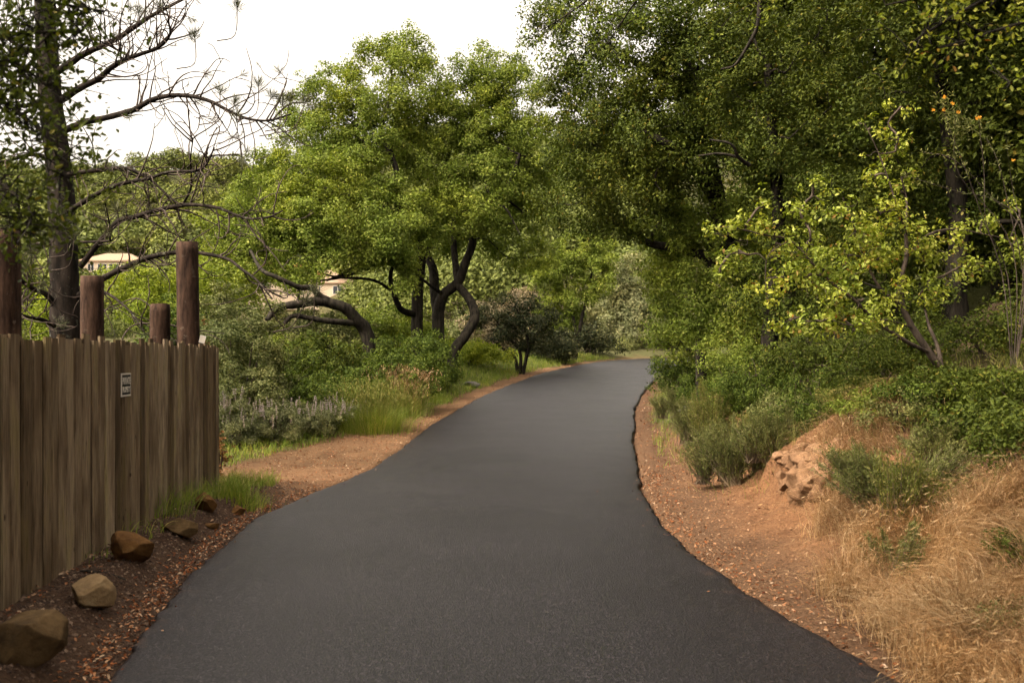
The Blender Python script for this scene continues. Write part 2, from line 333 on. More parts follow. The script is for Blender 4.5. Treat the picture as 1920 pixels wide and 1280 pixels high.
def ground_z(X, Y, detail=True):
    X = np.asarray(X, float); Y = np.asarray(Y, float)
    sr = sdist(X, Y, REs); sL = -sdist(X, Y, LEs); h = Hr(Y)
    inside = (sr < 0) & (sL < 0)
    wob = 1+.18*fbm(X/1.3, Y/1.3, 2, 3)
    fa = 1+.0*Y
    bank = np.interp(sr*wob, [0, .45, .8, 1.1, 1.5, 2.0, 2.6, 5, 10, 20, 60], [-.03, 0, .07, .18, .44, .72, 1.0, 1.95, 4.2, 9, 22])
    bank = bank*np.interp(Y, [-5, 3, 9, 40], [.9, 1.0, 1.0, .9])
    oc = sstep(8.9, 9.7, Y)*(1-sstep(11.2, 12.2, Y)); bank = bank+oc*.30*sstep(1.28, 1.42, sr+.16*fbm(X*2.3, Y*2.3, 3, 33))*(1-sstep(2.6, 4.0, sr))
    bank = bank+sstep(14, 18, Y)*.28*sstep(.5, 1.0, sr)*(1-sstep(2.5, 4, sr))
    left = np.interp(Y, [-40, 11.5, 13.4, 40], [1, 1, 0, 0])*.14*sstep(.22, .5, sL)
    left = left+np.interp(Y, [18, 24, 30, 50], [0, .18, .45, .3])*sstep(.5, 2.4, sL)
    left = left-7*sstep(7, 45, sL)
    near = h+np.where(sr > 0, bank, 0)+np.where(sL > 0, left-.02*sstep(0, .2, sL), 0)
    if detail:
        dd = np.where(sr > 0, sstep(.7, 1.3, sr), 0)
        near = near+dd*(.07*fbm(X*2.1, Y*2.1, 4, 9)-.05*np.abs(fbm(X*3, Y*5, 3, 12))+.02*fbm(X*11, Y*11, 2, 14)+oc*.05*np.abs(fbm(X*4, Y*4, 3, 15)))
        near = near+np.where(sr > 0, sstep(.05, .5, sr), 0)*.018*fbm(X*6, Y*6, 3, 2)
        near = near+np.where(sL > 0, sstep(.05, .5, sL), 0)*(.016*fbm(X*5, Y*5, 4, 21)+.012*np.maximum(0, fbm(X*2, Y*2, 2, 23)))
    r = np.hypot(X, Y); wf = sstep(28, 75, r)*(1-np.exp(-np.minimum(np.abs(np.where(sr > 0, sr, np.maximum(sL, 0))), 60)/6))
    z = near*(1-wf)+far_z(X, Y)*wf
    z = np.where(inside, h-.10, z-.035*(1-sstep(0, .12, np.where(sr > 0, sr, sL))))
    return z, sr, sL
def gz(x, y): return float(ground_z(np.array([x]), np.array([y]))[0][0])
def hit(px, py):
    Yv = np.arange(3, 90, .03); z = ground_z((px-CX)*Yv/F, Yv)[0]; r = EYE+(HY-py)*Yv/F; k = np.argmax(r < z)
    return np.array([(px-CX)*Yv[k]/F, Yv[k], z[k]])
def axis(lo, hi, f0, f1, step, grow):
    a = [f0]
    while a[-1] < f1: a.append(a[-1]+step)
    s = step
    while a[-1] < hi: s = step+grow*(a[-1]-f1); a.append(a[-1]+s)
    b_ = [f0]
    while b_[-1] > lo: s = step+grow*(f0-b_[-1]); b_.append(b_[-1]-s)
    return np.array(b_[:0:-1]+a)
gx = axis(-1200, 1200, -5.2, 6.2, .075, .07); gy = axis(-60, 1500, 3.2, 17, .085, .035)
GX, GY = np.meshgrid(gx, gy); shp = GX.shape
Z, SR, SL_ = ground_z(GX.ravel(), GY.ravel())
V = np.c_[GX.ravel(), GY.ravel(), Z]; nx, ny = len(gx), len(gy)
ii = (np.arange(ny-1)[:, None]*nx+np.arange(nx-1)[None]).ravel()
ground = mesh_obj('ground', V, np.c_[ii, ii+1, ii+1+nx, ii+nx], ground_mat(), None, True)
tag(ground, kind='structure')
X, Y = V[:, 0], V[:, 1]
def C3(*c): return np.array(c, float)[None]
orange = C3(.25, .128, .062); dust = C3(.36, .22, .125); mulch = C3(.075, .043, .026); green = C3(.10, .11, .035); hill = C3(.11, .10, .045); darksoil = C3(.05, .035, .02)
nz = fbm(X/1.1, Y/1.1, 3, 40)[:, None]
def lerp(a, b_, k_): return a*(1-k_)+b_*k_
col = np.repeat(dust, len(X), 0)
isR = (SR > 0)[:, None]; sr_, sl_ = SR[:, None], SL_[:, None]; Yc = Y[:, None]
cr = lerp(C3(.15, .085, .047), orange, sstep(.5, 1.2, sr_+.25*nz))
cr = lerp(cr, darksoil*1.5, sstep(1.7, 2.5, sr_+.4*nz)); cr = lerp(cr, green, sstep(17, 20, Yc)*sstep(.3, .8, sr_+.3*nz))
cl = lerp(C3(.24, .135, .07), C3(.17, .098, .05), np.clip(.5+nz, 0, 1))
cl = lerp(cl, mulch, (1-sstep(11.2, 12.8, Yc+nz*.8))); cl = lerp(cl, green, sstep(12.6, 13.6, Yc)*sstep(0, .5, sl_-np.interp(Yc, [12, 15, 16.5, 17.5, 19.8, 24, 60], [2.4, 2.2, 1.8, 1.5, .9, .45, .45])+.2*nz))
col = np.where(isR, cr, np.where(sl_ > 0, cl, C3(.05, .045, .04)))
rr = np.hypot(X, Y)[:, None]; fz = fbm(X/30, Y/30, 3, 50)[:, None]
col = lerp(col, lerp(hill, C3(.085, .09, .035), np.clip(.5+fz, 0, 1)), sstep(35, 60, rr))
ca = ground.data.color_attributes.new('soil', 'FLOAT_COLOR', 'POINT')
ca.data.foreach_set('color', np.c_[np.clip(col, 0, 1), np.ones(len(X))].astype(np.float32).ravel())

# road: strips between the two edges, laid over the ground, with a rough broken edge
nS = 900; 
def resamp(L, n):
    s = np.r_[0, np.cumsum(np.linalg.norm(np.diff(L, axis=0), axis=1))]; u = np.linspace(0, 1, n)**1.0*s[-1]
    return np.c_[np.interp(u, s, L[:, 0]), np.interp(u, s, L[:, 1])]
def bypar(L, ctrl, n):   # equal parameter along matching control points
    k_ = (len(L)-1); return np.c_[np.interp(np.linspace(0, k_, n), range(k_+1), L[:, 0]), np.interp(np.linspace(0, k_, n), range(k_+1), L[:, 1])]
lp, rp = resamp(LEs, 4000), resamp(REs, 4000)
sy = np.r_[np.linspace(-40, 2, 30), np.arange(2.1, 40, .09)]
A_ = np.c_[np.interp(sy, lp[:3300, 1], lp[:3300, 0]), sy]; B_ = np.c_[np.interp(sy, rp[:3300, 1], rp[:3300, 0]), sy]
ta = np.linspace(0, 1, 140)[1:]
def tail(L, y0): 
    k_ = np.searchsorted(L[:, 1], y0); Q = resamp(L[k_:], 140); return Q[1:]
A_ = np.vstack([A_, tail(lp, A_[-1, 1])]); B_ = np.vstack([B_, tail(rp, B_[-1, 1])])
def rough(P, s):
    k_ = np.arange(len(P)); off = .018*vnoise(k_*.9, 0, 0, s)+.03*vnoise(k_*.13, 0, 0, s+1)+.012*rng.uniform(-1, 1, len(P)); off[:30] *= 0
    T = nrm(np.gradient(P, axis=0)); return P+np.c_[T[:, 1], -T[:, 0]]*off[:, None]
A_, B_ = rough(A_, 60), rough(B_, 70)
cols = np.r_[0, .006, .02, .05, np.linspace(.1, .9, 9), .95, .98, .994, 1]
rows = []
for c_ in cols:
    P = A_*(1-c_)+B_*c_; e = min(c_, 1-c_); z = Hr(P[:, 1])+.03*math.sin(math.pi*c_)-(.016 if e < .001 else .003 if e < .01 else 0)+.004*vnoise(P[:, 0]*1.3, P[:, 1]*1.3, 0, 4)
    rows.append(np.c_[P, z])
rows = [rows[0]-[0, 0, .13]]+rows+[rows[-1]-[0, 0, .13]]
RV = np.stack(rows, 1); nr, nc = RV.shape[:2]
ii = (np.arange(nr-1)[:, None]*nc+np.arange(nc-1)[None]).ravel()
road = mesh_obj('road', RV.reshape(-1, 3), np.c_[ii, ii+1, ii+1+nc, ii+nc], asphalt(), None, True); tag(road, kind='structure')
ea = np.r_[1, np.clip(1-np.minimum(cols, 1-cols)*14, 0, 1), 1]; ed = road.data.attributes.new('edge', 'FLOAT', 'POINT')
ed.data.foreach_set('value', np.tile(ea, nr).astype(np.float32))

# ------------------------------------------------------------------ trees and shrubs
def E(px, py, Y, hw, hh, ry=None):
    c = at(px, py, Y); rx, rz = hw*Y/F, hh*Y/F
    return (c, np.array([rx, ry or (rx+rz)/2, rz]))
def crown_cloud(els, sub_r, per_m2, n_leaf, shell=.5, flat=.75, sub_jit=.35, up=.55, outw=.7):
    """sub-clumps through each ellipsoid, leaves through each sub-clump -> positions, normals, sub-centres"""
    P, Nn, S = [], [], []
    for c, r in els:
        area = 4*math.pi*((r[0]*r[1])**1.6/3+(r[0]*r[2])**1.6/3+(r[1]*r[2])**1.6/3)**(1/1.6)
        n = max(3, int(area*per_m2))
        d = nrm(rng.normal(size=(n, 3))); rad = shell+(1.22-shell)*rng.random(n)**.75
        stray = (rng.random(n) < .25) & (d[:, 2] > -.1); rad = np.where(stray, rng.uniform(1.12, 1.5, n), rad)
        s = c+d*r*rad[:, None]+rng.normal(size=(n, 3))*sub_r*sub_jit
        S.append(s)
        sr = sub_r*np.where(stray, .5, rng.uniform(.55, 1.35, n)); nl = np.maximum(4, (n_leaf*(sr/sub_r)**2).astype(int))
        idx = np.repeat(np.arange(n), nl); m_ = len(idx)
        q = nrm(rng.normal(size=(m_, 3)))*(rng.random(m_)**.45)[:, None]; q[:, 2] *= flat
        P.append(s[idx]+q*sr[idx][:, None]); Nn.append(q*outw+d[idx]*.35+np.array([0, 0, up])+rng.normal(size=(m_, 3))*.55)
    return np.vstack(P), np.vstack(Nn), np.vstack(S)
def grow(bag, nodes, rads, targets, tipr=.006, thick=.018, wig=.12, sides=5, sag=0.0):
    nodes = [np.asarray(x, float) for x in nodes]; rads = list(rads)
    NA = np.array(nodes); RA = np.array(rads)
    order = np.argsort([np.min(np.linalg.norm(NA-t_, axis=1)) for t_ in targets])
    for k_ in order:
        tg = targets[k_]; dv = NA-tg; ds = np.linalg.norm(dv, axis=1)
        cost = ds+np.maximum(0, dv[:, 2])*.6-np.minimum(RA, .1)*1.5
        j = int(np.argmin(cost)); a = NA[j]; L = ds[j]
        if L < .03: continue
        mid1 = a+(tg-a)*.35+rng.normal(size=3)*wig*L+np.array([0, 0, sag*L]); mid2 = a+(tg-a)*.7+rng.normal(size=3)*wig*L+np.array([0, 0, sag*L])
        Pp = smooth_path([a, mid1, mid2, tg], 3); r0 = min(RA[j]*.75, tipr+thick*L**.9)
        rr_ = np.linspace(r0, tipr, len(Pp)); tube(bag, Pp, rr_, sides)
        NA = np.vstack([NA, Pp[2:]]); RA = np.r_[RA, rr_[2:]]
    return NA, RA
def make_tree(name, label, cat, base, limbs, els, leafmat, barkmat='bark', sub_r=.4, per_m2=1.2, n_leaf=200, L=.065, W=.036, tm=LEAF4,
              thick=.022, group=None, twig_every=2, limbsides=9, dens=1.9, dens2=1.5, **kw):
    base = np.asarray(base, float); root = empty(name, base, label, cat, group)
    tb = Bag(); nodes, rads = [], []
    for pts, r0, r1 in limbs:
        P = smooth_path(pts, 6); rr_ = np.linspace(r0, r1, len(P))**1.0
        tube(tb, P, rr_, limbsides, .07); nodes += list(P); rads += list(rr_)
    P, Nn, S = crown_cloud(els, sub_r, per_m2*dens, int(n_leaf*dens2), **kw)
    NA, RA = grow(tb, nodes, rads, [c for c, r in els], .015, thick*1.4, .10, 6)
    grow(tb, NA, RA, S[::twig_every], .004, thick*.7, .13, 4)
    tb.build('trunk', M[barkmat], root, True, base)
    lb = Bag(); n = len(P); Ls = L*rng.uniform(.6, 1.3, n); leaves(lb, P, Nn, Ls, Ls*(W/L)*rng.uniform(.8, 1.15, n), tm)
    lb.build('crown', M[leafmat], root, False, base)
    return root, n
NLEAF = {}
def shrub(name, label, cat, px, Y, w_, top, leafmat, base_py=None, h=None, sub_r=.16, per_m2=5, n_leaf=90, L=.04, W=.02, tm=LEAF4, depth=None, group=None, stems=6, barkmat='bark_grey', sink=0.0, up=.55, lumps=5, **kw):
    """a rounded bush standing on the ground: width w_ metres, its top at picture height top"""
    x = (px-CX)*Y/F; zb = gz(x, Y)-sink; zt = EYE+(HY-top)*Y/F if h is None else zb+h
    hh = max(.15, zt-zb); d = depth or w_*.9; base = np.array([x, Y, zb]); els = []
    els.append((base+[0, 0, hh*.5], np.array([w_*.36, d*.36, hh*.42])))
    for k_ in range(lumps):
        a = k_/lumps*2*math.pi+rng.uniform(-.4, .4); q = rng.uniform(.22, .34); s = rng.uniform(.2, .3)
        hz = rng.uniform(.3, .74)
        els.append((base+[math.cos(a)*w_*q, math.sin(a)*d*q, hh*hz], np.array([w_*s, d*s, hh*rng.uniform(.2, .27)])))
    root = empty(name, base, label, cat, group); tb = Bag(); nodes, rads = [], []
    for k_ in range(stems):
        a = rng.uniform(0, 6.28); q = rng.uniform(.1, .32)
        pts = [base+[rng.normal()*.04*w_, rng.normal()*.04*w_, -.05], base+[math.cos(a)*w_*q*.5, math.sin(a)*d*q*.5, hh*.3], base+[math.cos(a)*w_*q, math.sin(a)*d*q, hh*.6]]
        Pp = smooth_path(pts, 4); rr_ = np.linspace(.012+.012*hh, .006, len(Pp)); tube(tb, Pp, rr_, 5); nodes += list(Pp); rads += list(rr_)
    P, Nn, S = crown_cloud(els, sub_r, per_m2*1.4, int(n_leaf*1.5), up=up, **kw)
    grow(tb, nodes, rads, S[::2], .003, .012, .1, 4)
    tb.build('stem', M[barkmat], root, True, base)
    ok = P[:, 2] > zb-.02; P, Nn = P[ok], Nn[ok]
    lb = Bag(); n = len(P); Ls = L*rng.uniform(.6, 1.3, n)
    leaves(lb, P, Nn, Ls, Ls*(W/L), tm); lb.build('foliage', M[leafmat], root, False, base)
    NLEAF[label] = n
    return root, els, base, hh
def wispy(name, label, cat, px, Y, w_, top, leafmat, h=None, n_st=160, leaf_l=.035, group=None, seedheads=None, sink=.0):
    """a fine-leaved upright shrub: many thin stems fanning from the base, each set with narrow leaves"""
    x = (px-CX)*Y/F; zb = gz(x, Y)-sink; zt = EYE+(HY-top)*Y/F if h is None else zb+h; hh = max(.15, zt-zb)
    base = np.array([x, Y, zb]); root = empty(name, base, label, cat, group); tb, lb = Bag(), Bag()
    n_f = 5; fans = [(rng.normal(size=2)*w_*.20, rng.uniform(.6, 1.1), rng.normal(size=2)*.25) for _ in range(n_f)]
    for k_ in range(int(n_st*1.5)):
        fo_, fh, fl_ = fans[k_ % n_f]; a = rng.uniform(0, 6.28); q = rng.random()**.7*w_*.42; H = hh*fh*(1-.35*(q/(w_*.5))**2)*rng.uniform(.55, 1.15)
        b0_ = np.array([fo_[0]+rng.normal()*.03, fo_[1]+rng.normal()*.03, 0]); tip = b0_+np.array([math.cos(a)*q+fl_[0]*H, math.sin(a)*q+fl_[1]*H, H])
        Pp = smooth_path([base+b0_*1.15+[rng.normal()*.04, rng.normal()*.04, 0], base+b0_*.45+tip*.55+[0, 0, H*.06], base+tip], 4); tube(tb, Pp, np.linspace(.005, .0015, len(Pp)), 3)
        m_ = int(H/leaf_l*7); u = rng.uniform(.12, 1.0, m_)**.8; k2 = u*(len(Pp)-1); i0 = np.minimum(k2.astype(int), len(Pp)-2); fr = (k2-i0)[:, None]
        p = Pp[i0]*(1-fr)+Pp[i0+1]*fr+rng.normal(size=(m_, 3))*.010; T = (Pp[i0+1]-Pp[i0]); T = nrm(T)+rng.normal(size=(m_, 3))*.5
        leaves(lb, p, rng.normal(size=(m_, 3))+[0, 0, .4], leaf_l*rng.uniform(.6, 1.3, m_), leaf_l*.22, LEAF4, T)
    tb.build('stem', M['deadtwig'], root, False, base); lb.build('foliage', M[leafmat], root, False, base)
    return root, base, hh

# --- the spreading oak beyond the dirt pullout
Q = lambda *a: [at(*p) for p in a]
oak_base = at(815, 668, 29.5); oak_base[2] = gz(oak_base[0], 29.5)
b0 = lambda px, Y: np.array([(px-CX)*Y/F, Y, gz((px-CX)*Y/F, Y)-.2])
limbs = [
    ([b0(846, 28.5)]+Q((852, 660, 28.5), (872, 630, 28.6), (890, 596, 28.8), (884, 568, 29), (868, 546, 29.3), (852, 528, 29.4)), 0.167, 0.114),
    ([b0(820, 29.5)]+Q((822, 620, 29.5), (822, 585, 29.5), (832, 552, 29.4), (858, 530, 29.4), (872, 495, 29.3), (886, 455, 29.2), (888, 405, 29.2), (915, 380, 29), (950, 350, 29), (975, 290, 29)), 0.205, 0.053),
    (Q((822, 600, 29.5), (815, 540, 29.8), (812, 505, 30), (802, 480, 30.2), (795, 440, 30.4), (800, 400, 30.5), (830, 330, 30.5), (850, 260, 30.5), (880, 200, 30.5)), 0.167, 0.038),
    (Q((858, 530, 29.4), (852, 470, 30), (850, 410, 30.2), (870, 365, 30.2), (865, 320, 30)), 0.114, 0.046),
    ([b0(782, 29)]+Q((782, 600, 29), (784, 540, 29), (790, 485, 29), (788, 445, 29), (757, 410, 28.8), (745, 370, 28.6), (745, 330, 28.6), (734, 290, 28.6), (715, 250, 28.6), (730, 190, 29), (735, 130, 29.4)), 0.190, 0.030),
    (Q((788, 445, 29), (745, 400, 28), (700, 385, 27.4), (660, 370, 27), (600, 350, 27)), 0.099, 0.038),
    (Q((782, 590, 29), (752, 580, 28.4), (738, 548, 28), (732, 520, 27.8), (740, 480, 27.5)), 0.106, 0.046),
    (Q((738, 548, 28), (700, 525, 27.5), (640, 520, 27), (610, 515, 26.8)), 0.046, 0.023),
    ([b0(705, 26)]+Q((690, 632, 26), (668, 600, 25.8), (645, 576, 25.6), (600, 565, 25.4), (560, 570, 25), (520, 578, 24.8), (500, 600, 24.6)), 0.205, 0.068),
    (Q((668, 606, 25.8), (630, 603, 25.4), (590, 598, 25.2), (550, 592, 25), (530, 608, 24.8), (505, 618, 24.6)), 0.091, 0.038),
    (Q((625, 568, 25.5), (600, 555, 25.4), (585, 540, 25.3), (560, 538, 25), (520, 520, 24.8), (490, 505, 25), (470, 470, 26)), 0.099, 0.038),
    (Q((665, 512, 27.4), (630, 522, 27.2), (600, 526, 27)), 0.038, 0.023),
    (Q((700, 470, 27.5), (672, 495, 27.5), (640, 515, 27.3), (612, 526, 27)), 0.076, 0.030),
    (Q((915, 380, 29), (945, 388, 28.6), (960, 410, 28.4), (975, 440, 28.3)), 0.038, 0.015),
    (Q((832, 552, 29.4), (800, 530, 28.6), (770, 505, 28)), 0.061, 0.030),
]
els = [E(738, 105, 29.5, 42, 50), E(690, 80, 29.5, 18, 26), E(790, 110, 29.5, 24, 42), E(640, 175, 29.5, 62, 45), E(735, 195, 29, 85, 60), E(870, 170, 30, 65, 50), E(930, 140, 30.5, 60, 46), E(975, 200, 30.5, 50, 70), E(565, 225, 29.5, 42, 38),
       E(600, 270, 29, 66, 42), E(680, 265, 28.5, 66, 45), E(835, 225, 30, 85, 50), E(930, 265, 29.5, 70, 55), E(1000, 300, 30, 50, 75),
       E(545, 330, 28, 60, 45), E(640, 345, 27.3, 62, 50), E(490, 385, 28, 58, 50), E(570, 400, 27, 62, 48), E(700, 345, 28, 46, 40), E(825, 315, 29.5, 70, 42), E(905, 340, 29, 66, 36),
       E(720, 445, 26.6, 58, 42), E(640, 440, 26.5, 56, 38), E(500, 455, 27, 60, 42), E(430, 440, 28, 46, 52), E(575, 480, 26, 50, 34), E(985, 400, 30, 48, 40), E(850, 400, 31, 44, 24),
       E(760, 520, 27, 34, 22), E(455, 370, 28, 30, 30), E(1010, 480, 31, 40, 40), E(620, 300, 28.5, 50, 40), E(560, 440, 26.5, 60, 45), E(600, 400, 26.5, 60, 45), E(780, 270, 29.5, 50, 40), E(690, 400, 27, 60, 40), E(960, 330, 30.5, 50, 60), E(900, 230, 31, 60, 60), E(660, 230, 29, 50, 50), E(540, 400, 27, 60, 50), E(470, 500, 26.5, 50, 30), E(520, 300, 29, 40, 30), E(830, 400, 31, 60, 32), E(905, 440, 31.5, 46, 36), E(800, 455, 31.5, 44, 32), E(765, 385, 28.4, 44, 28), E(450, 420, 27.5, 50, 40), E(680, 480, 27, 50, 30), E(872, 395, 28.4, 50, 28), E(805, 415, 28.4, 46, 32), E(765, 470, 27.8, 38, 28), E(920, 400, 28.6, 40, 26)]
make_tree('oak_tree', 'spreading multi-trunked oak with twisted dark limbs beyond the dirt pullout', 'tree', oak_base, limbs, els, 'oak', sub_r=.34, per_m2=2.0, n_leaf=135, L=.08, W=.048, thick=.034, dens=2.4, twig_every=1)

# --- oaks along the uphill side and over the road
def simple_trunk(px, Y, tgt, r=.2, lean=0.0):
    b_ = b0(px, Y); t_ = np.asarray(tgt, float); m1 = b_+(t_-b_)*.35+[lean+rng.normal()*.1, rng.normal()*.1, .2]; m2 = b_+(t_-b_)*.7+[rng.normal()*.15, rng.normal()*.15, .1]
    return ([b_, m1, m2, t_], r, r*.45)
els = [E(1035, 45, 20.5, 48, 55), E(1085, 120, 19.5, 60, 60), E(1130, 30, 19, 66, 55), E(1190, 120, 18, 75, 62), E(1060, 215, 20, 42, 52), E(1130, 230, 18.5, 70, 60), E(1240, 30, 17.5, 80, 60), E(1215, 235, 17.5, 76, 66),
       E(1085, 310, 20, 56, 46), E(1160, 330, 18.5, 76, 50), E(1050, 385, 21, 36, 36), E(1110, 395, 20, 54, 34), E(1230, 345, 17.5, 60, 50), E(1180, 410, 19, 60, 26), E(1310, 110, 17.5, 80, 80), E(1240, 180, 18, 80, 70), E(1330, 230, 17.8, 70, 60), E(1180, 180, 19, 70, 55), E(1085, 190, 20, 52, 52), E(1100, 270, 19.5, 60, 40), E(1280, 300, 18, 60, 44), E(1140, 420, 19.5, 60, 26), E(1200, 300, 18.5, 70, 40), E(1230, 400, 19, 60, 36)]
limbs = [([b0(1410, 19)]+Q((1400, 560, 19), (1360, 440, 18.8), (1330, 300, 18.5), (1300, 180, 18.3), (1280, 60, 18.3)), .24, .08),
         (Q((1345, 380, 18.8), (1290, 300, 17.8), (1240, 265, 17.3), (1180, 240, 18), (1110, 230, 19)), .11, .04),
         (Q((1380, 500, 19), (1290, 470, 19.4), (1215, 455, 19.6), (1192, 432, 19.8), (1150, 415, 20), (1090, 380, 20)), .10, .035),
         (Q((1300, 180, 18.3), (1200, 120, 18.5), (1110, 90, 19)), .09, .03)]
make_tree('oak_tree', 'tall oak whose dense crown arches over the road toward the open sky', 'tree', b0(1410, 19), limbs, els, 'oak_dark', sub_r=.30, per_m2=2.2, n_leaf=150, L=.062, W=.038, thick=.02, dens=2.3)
els = [E(1265, 430, 20, 36, 50), E(1255, 520, 20.5, 34, 50), E(1265, 600, 20.5, 34, 46), E(1320, 400, 19, 60, 55), E(1330, 500, 19, 62, 60), E(1310, 590, 19.5, 48, 44), E(1390, 560, 18, 50, 56), E(1400, 450, 18, 56, 50), E(1285, 650, 20, 30, 26), E(1350, 640, 18.5, 40, 26), E(1248, 640, 21, 22, 30), E(1245, 455, 20.5, 34, 44), E(1240, 545, 21, 28, 44), E(1235, 385, 20.5, 40, 34), E(1300, 545, 18.8, 40, 46), E(1330, 610, 18.8, 44, 34), E(1400, 630, 17.8, 44, 30)]
limbs = [([b0(1316, 19.5)]+Q((1314, 660, 19.5), (1318, 600, 19.5), (1325, 520, 19.3), (1335, 430, 19.2), (1345, 370, 19)), .12, .05)]
make_tree('oak_tree', 'leafy oak on a thin brown trunk, foliage hanging to the grassy verge at the bend', 'tree', b0(1316, 19.5), limbs, els, 'oak', sub_r=.28, per_m2=2.6, n_leaf=150, L=.06, W=.036, thick=.016, dens=2.3)
els = [E(1400, 50, 16.5, 85, 75), E(1480, 130, 16, 80, 75), E(1400, 190, 16.5, 80, 70), E(1550, 40, 15.5, 80, 70), E(1480, 260, 16, 80, 66), E(1390, 310, 16.8, 70, 56), E(1560, 200, 15.5, 70, 76), E(1480, 370, 16.5, 76, 56), E(1560, 340, 15.5, 66, 60), E(1470, 470, 17, 66, 56), E(1540, 460, 16, 60, 56), E(1440, 560, 17, 56, 50), E(1500, 590, 16.5, 50, 46)]
limbs = [([b0(1445, 17)]+Q((1442, 640, 17), (1450, 560, 17), (1460, 420, 16.8), (1450, 280, 16.5), (1440, 120, 16.5)), .17, .07),
         (Q((1405, 310, 14.9), (1385, 295, 14.8), (1370, 270, 14.7), (1330, 262, 14.8)), .035, .012), (Q((1385, 295, 14.8), (1350, 288, 14.8), (1310, 292, 15)), .025, .01),
         (Q((1425, 0, 13.6), (1420, 50, 13.6), (1400, 90, 13.7), (1378, 122, 13.8), (1352, 130, 13.9)), .035, .012)]
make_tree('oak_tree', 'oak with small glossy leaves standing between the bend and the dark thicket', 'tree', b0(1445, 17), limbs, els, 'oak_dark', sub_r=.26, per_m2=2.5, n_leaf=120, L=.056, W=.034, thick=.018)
els = [E(1640, 60, 14.5, 80, 80), E(1740, 40, 13.8, 80, 70), E(1850, 50, 13.5, 90, 80), E(1660, 180, 14.8, 80, 70), E(1770, 160, 14.5, 80, 70), E(1880, 190, 14, 80, 80), E(1640, 300, 15, 70, 70), E(1740, 300, 15.2, 80, 76), E(1850, 330, 15, 80, 80), E(1640, 420, 15.5, 70, 66), E(1740, 440, 16, 80, 70), E(1860, 470, 15.5, 80, 80), E(1620, 530, 15.5, 60, 50), E(1760, 570, 15, 80, 50), E(1890, 600, 14, 60, 60), E(1990, 120, 13, 90, 120), E(1990, 380, 14, 90, 140)]
limbs = [([b0(1800, 15)]+Q((1790, 560, 15), (1800, 420, 15), (1780, 260, 14.8), (1760, 100, 14.5)), .22, .08)]
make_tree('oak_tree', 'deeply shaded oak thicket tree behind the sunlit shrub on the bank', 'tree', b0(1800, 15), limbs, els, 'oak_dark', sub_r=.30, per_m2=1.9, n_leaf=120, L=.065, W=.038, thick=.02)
# a second rank up the slope, seen only through the gaps
backs = [(1430, 27, 11, 'tall oak up the slope behind the arching oak over the road'), (1480, 24, 11, 'dark oak up the slope behind the small-leaved oak'),
         (1680, 21, 11, 'dark oak up the slope, directly behind the sunlit shrub'), (1880, 19, 10.5, 'dark oak up the slope at the very edge of the view'), (2120, 15, 9.5, 'oak beyond the edge of the dark thicket')]
for px, Yb, top, lab in backs:
    b_ = b0(px, Yb); els = []
    for k_ in range(13):
        a = rng.uniform(0, 6.28); hz = (3.2 if Yb > 26 else 1.2)+(top-(3.6 if Yb > 26 else 1.6))*(k_+.5)/13; q = 2.3*math.sqrt(max(.15, 1-(hz/top)**3))
        els.append((b_+[math.cos(a)*q*.7, math.sin(a)*q*.6, hz], np.array([1.5, 1.4, 1.15])))
    make_tree('oak_tree', lab, 'tree', b_, [([b_, b_+[.2, 0, top*.3], b_+[-.1, .1, top*.6], b_+[0, 0, top*.85]], .22, .05)], els, 'oak_dark', sub_r=.5, per_m2=.9, n_leaf=85, L=.13, W=.08, thick=.02, group='oaks up the slope', twig_every=3)

# --- an unseen oak added over the viewpoint, its crown shading the near road
ob0 = np.array([-4.6, -1.5, gz(-4.6, -1.5)]); els = []
for x, y, z, r in [(-4.5, -1.5, 7.5, 2.2), (-2.2, -3, 7.4, 2.1), (-1, -.8, 7.6, 2.0), (-3, 1.6, 7.4, 1.9), (.6, -3.4, 7.0, 2), (-4.2, -4.6, 6.8, 2.1), (-1.4, -5.8, 7.2, 2.1), (-6.4, .2, 6.6, 1.9), (1.6, -.6, 7.3, 1.8), (-.6, 1.8, 7.8, 1.8), (-6.8, -3.4, 6.6, 2.1)]: els.append((np.array([x, y, z]), np.array([r, r, 1.1])))
make_tree('oak_tree', 'unseen oak added over the viewpoint to shade the near road and fence', 'tree', ob0, [([ob0, ob0+[.2, .1, 2], ob0+[.5, .2, 4], ob0+[.4, .1, 6.6]], .3, .12)], els, 'oak_dark', sub_r=.5, per_m2=1.1, n_leaf=110, L=.14, W=.085, thick=.02, twig_every=3, dens=1.0)

ob0 = np.array([8.6, 8.2, gz(8.6, 8.2)]); els = []  # added out of view: crown placed to keep sky and sun off the thicket
for x, y, z, r in [(7.5, 9, 9.2, 2.1), (9.8, 9, 9.4, 2.2), (6.6, 11.5, 9.6, 2.0), (9, 12, 9.8, 2.3), (11.5, 11.5, 10, 2.3), (11, 6.6, 9, 2.2), (8, 6.2, 8.8, 2.0), (12.2, 9, 9.4, 2.2), (7.6, 14, 10, 2), (10.4, 14.6, 10.4, 2.2), (4.7, 11.6, 9.5, 1.7), (5.2, 13.6, 9.9, 1.8), (6.6, 7, 8.9, 1.6), (13.5, 13, 10.4, 2.4), (12.6, 16.5, 11, 2.4), (9, 17, 11, 2.4), (14, 9.5, 10, 2.4), (13, 5.5, 9.4, 2.2)]: els.append((np.array([x, y, z]), np.array([r, r, 1.2])))
make_tree('oak_tree', 'unseen tall oak added above the bank to shade the thicket below', 'tree', ob0, [([ob0, ob0+[.1, .1, 2], ob0+[.3, .5, 4], ob0+[.2, 1, 6.2]], .3, .12)], els, 'oak_dark', sub_r=.55, per_m2=1.5, n_leaf=140, L=.15, W=.09, thick=.02, twig_every=4, dens=1.0)
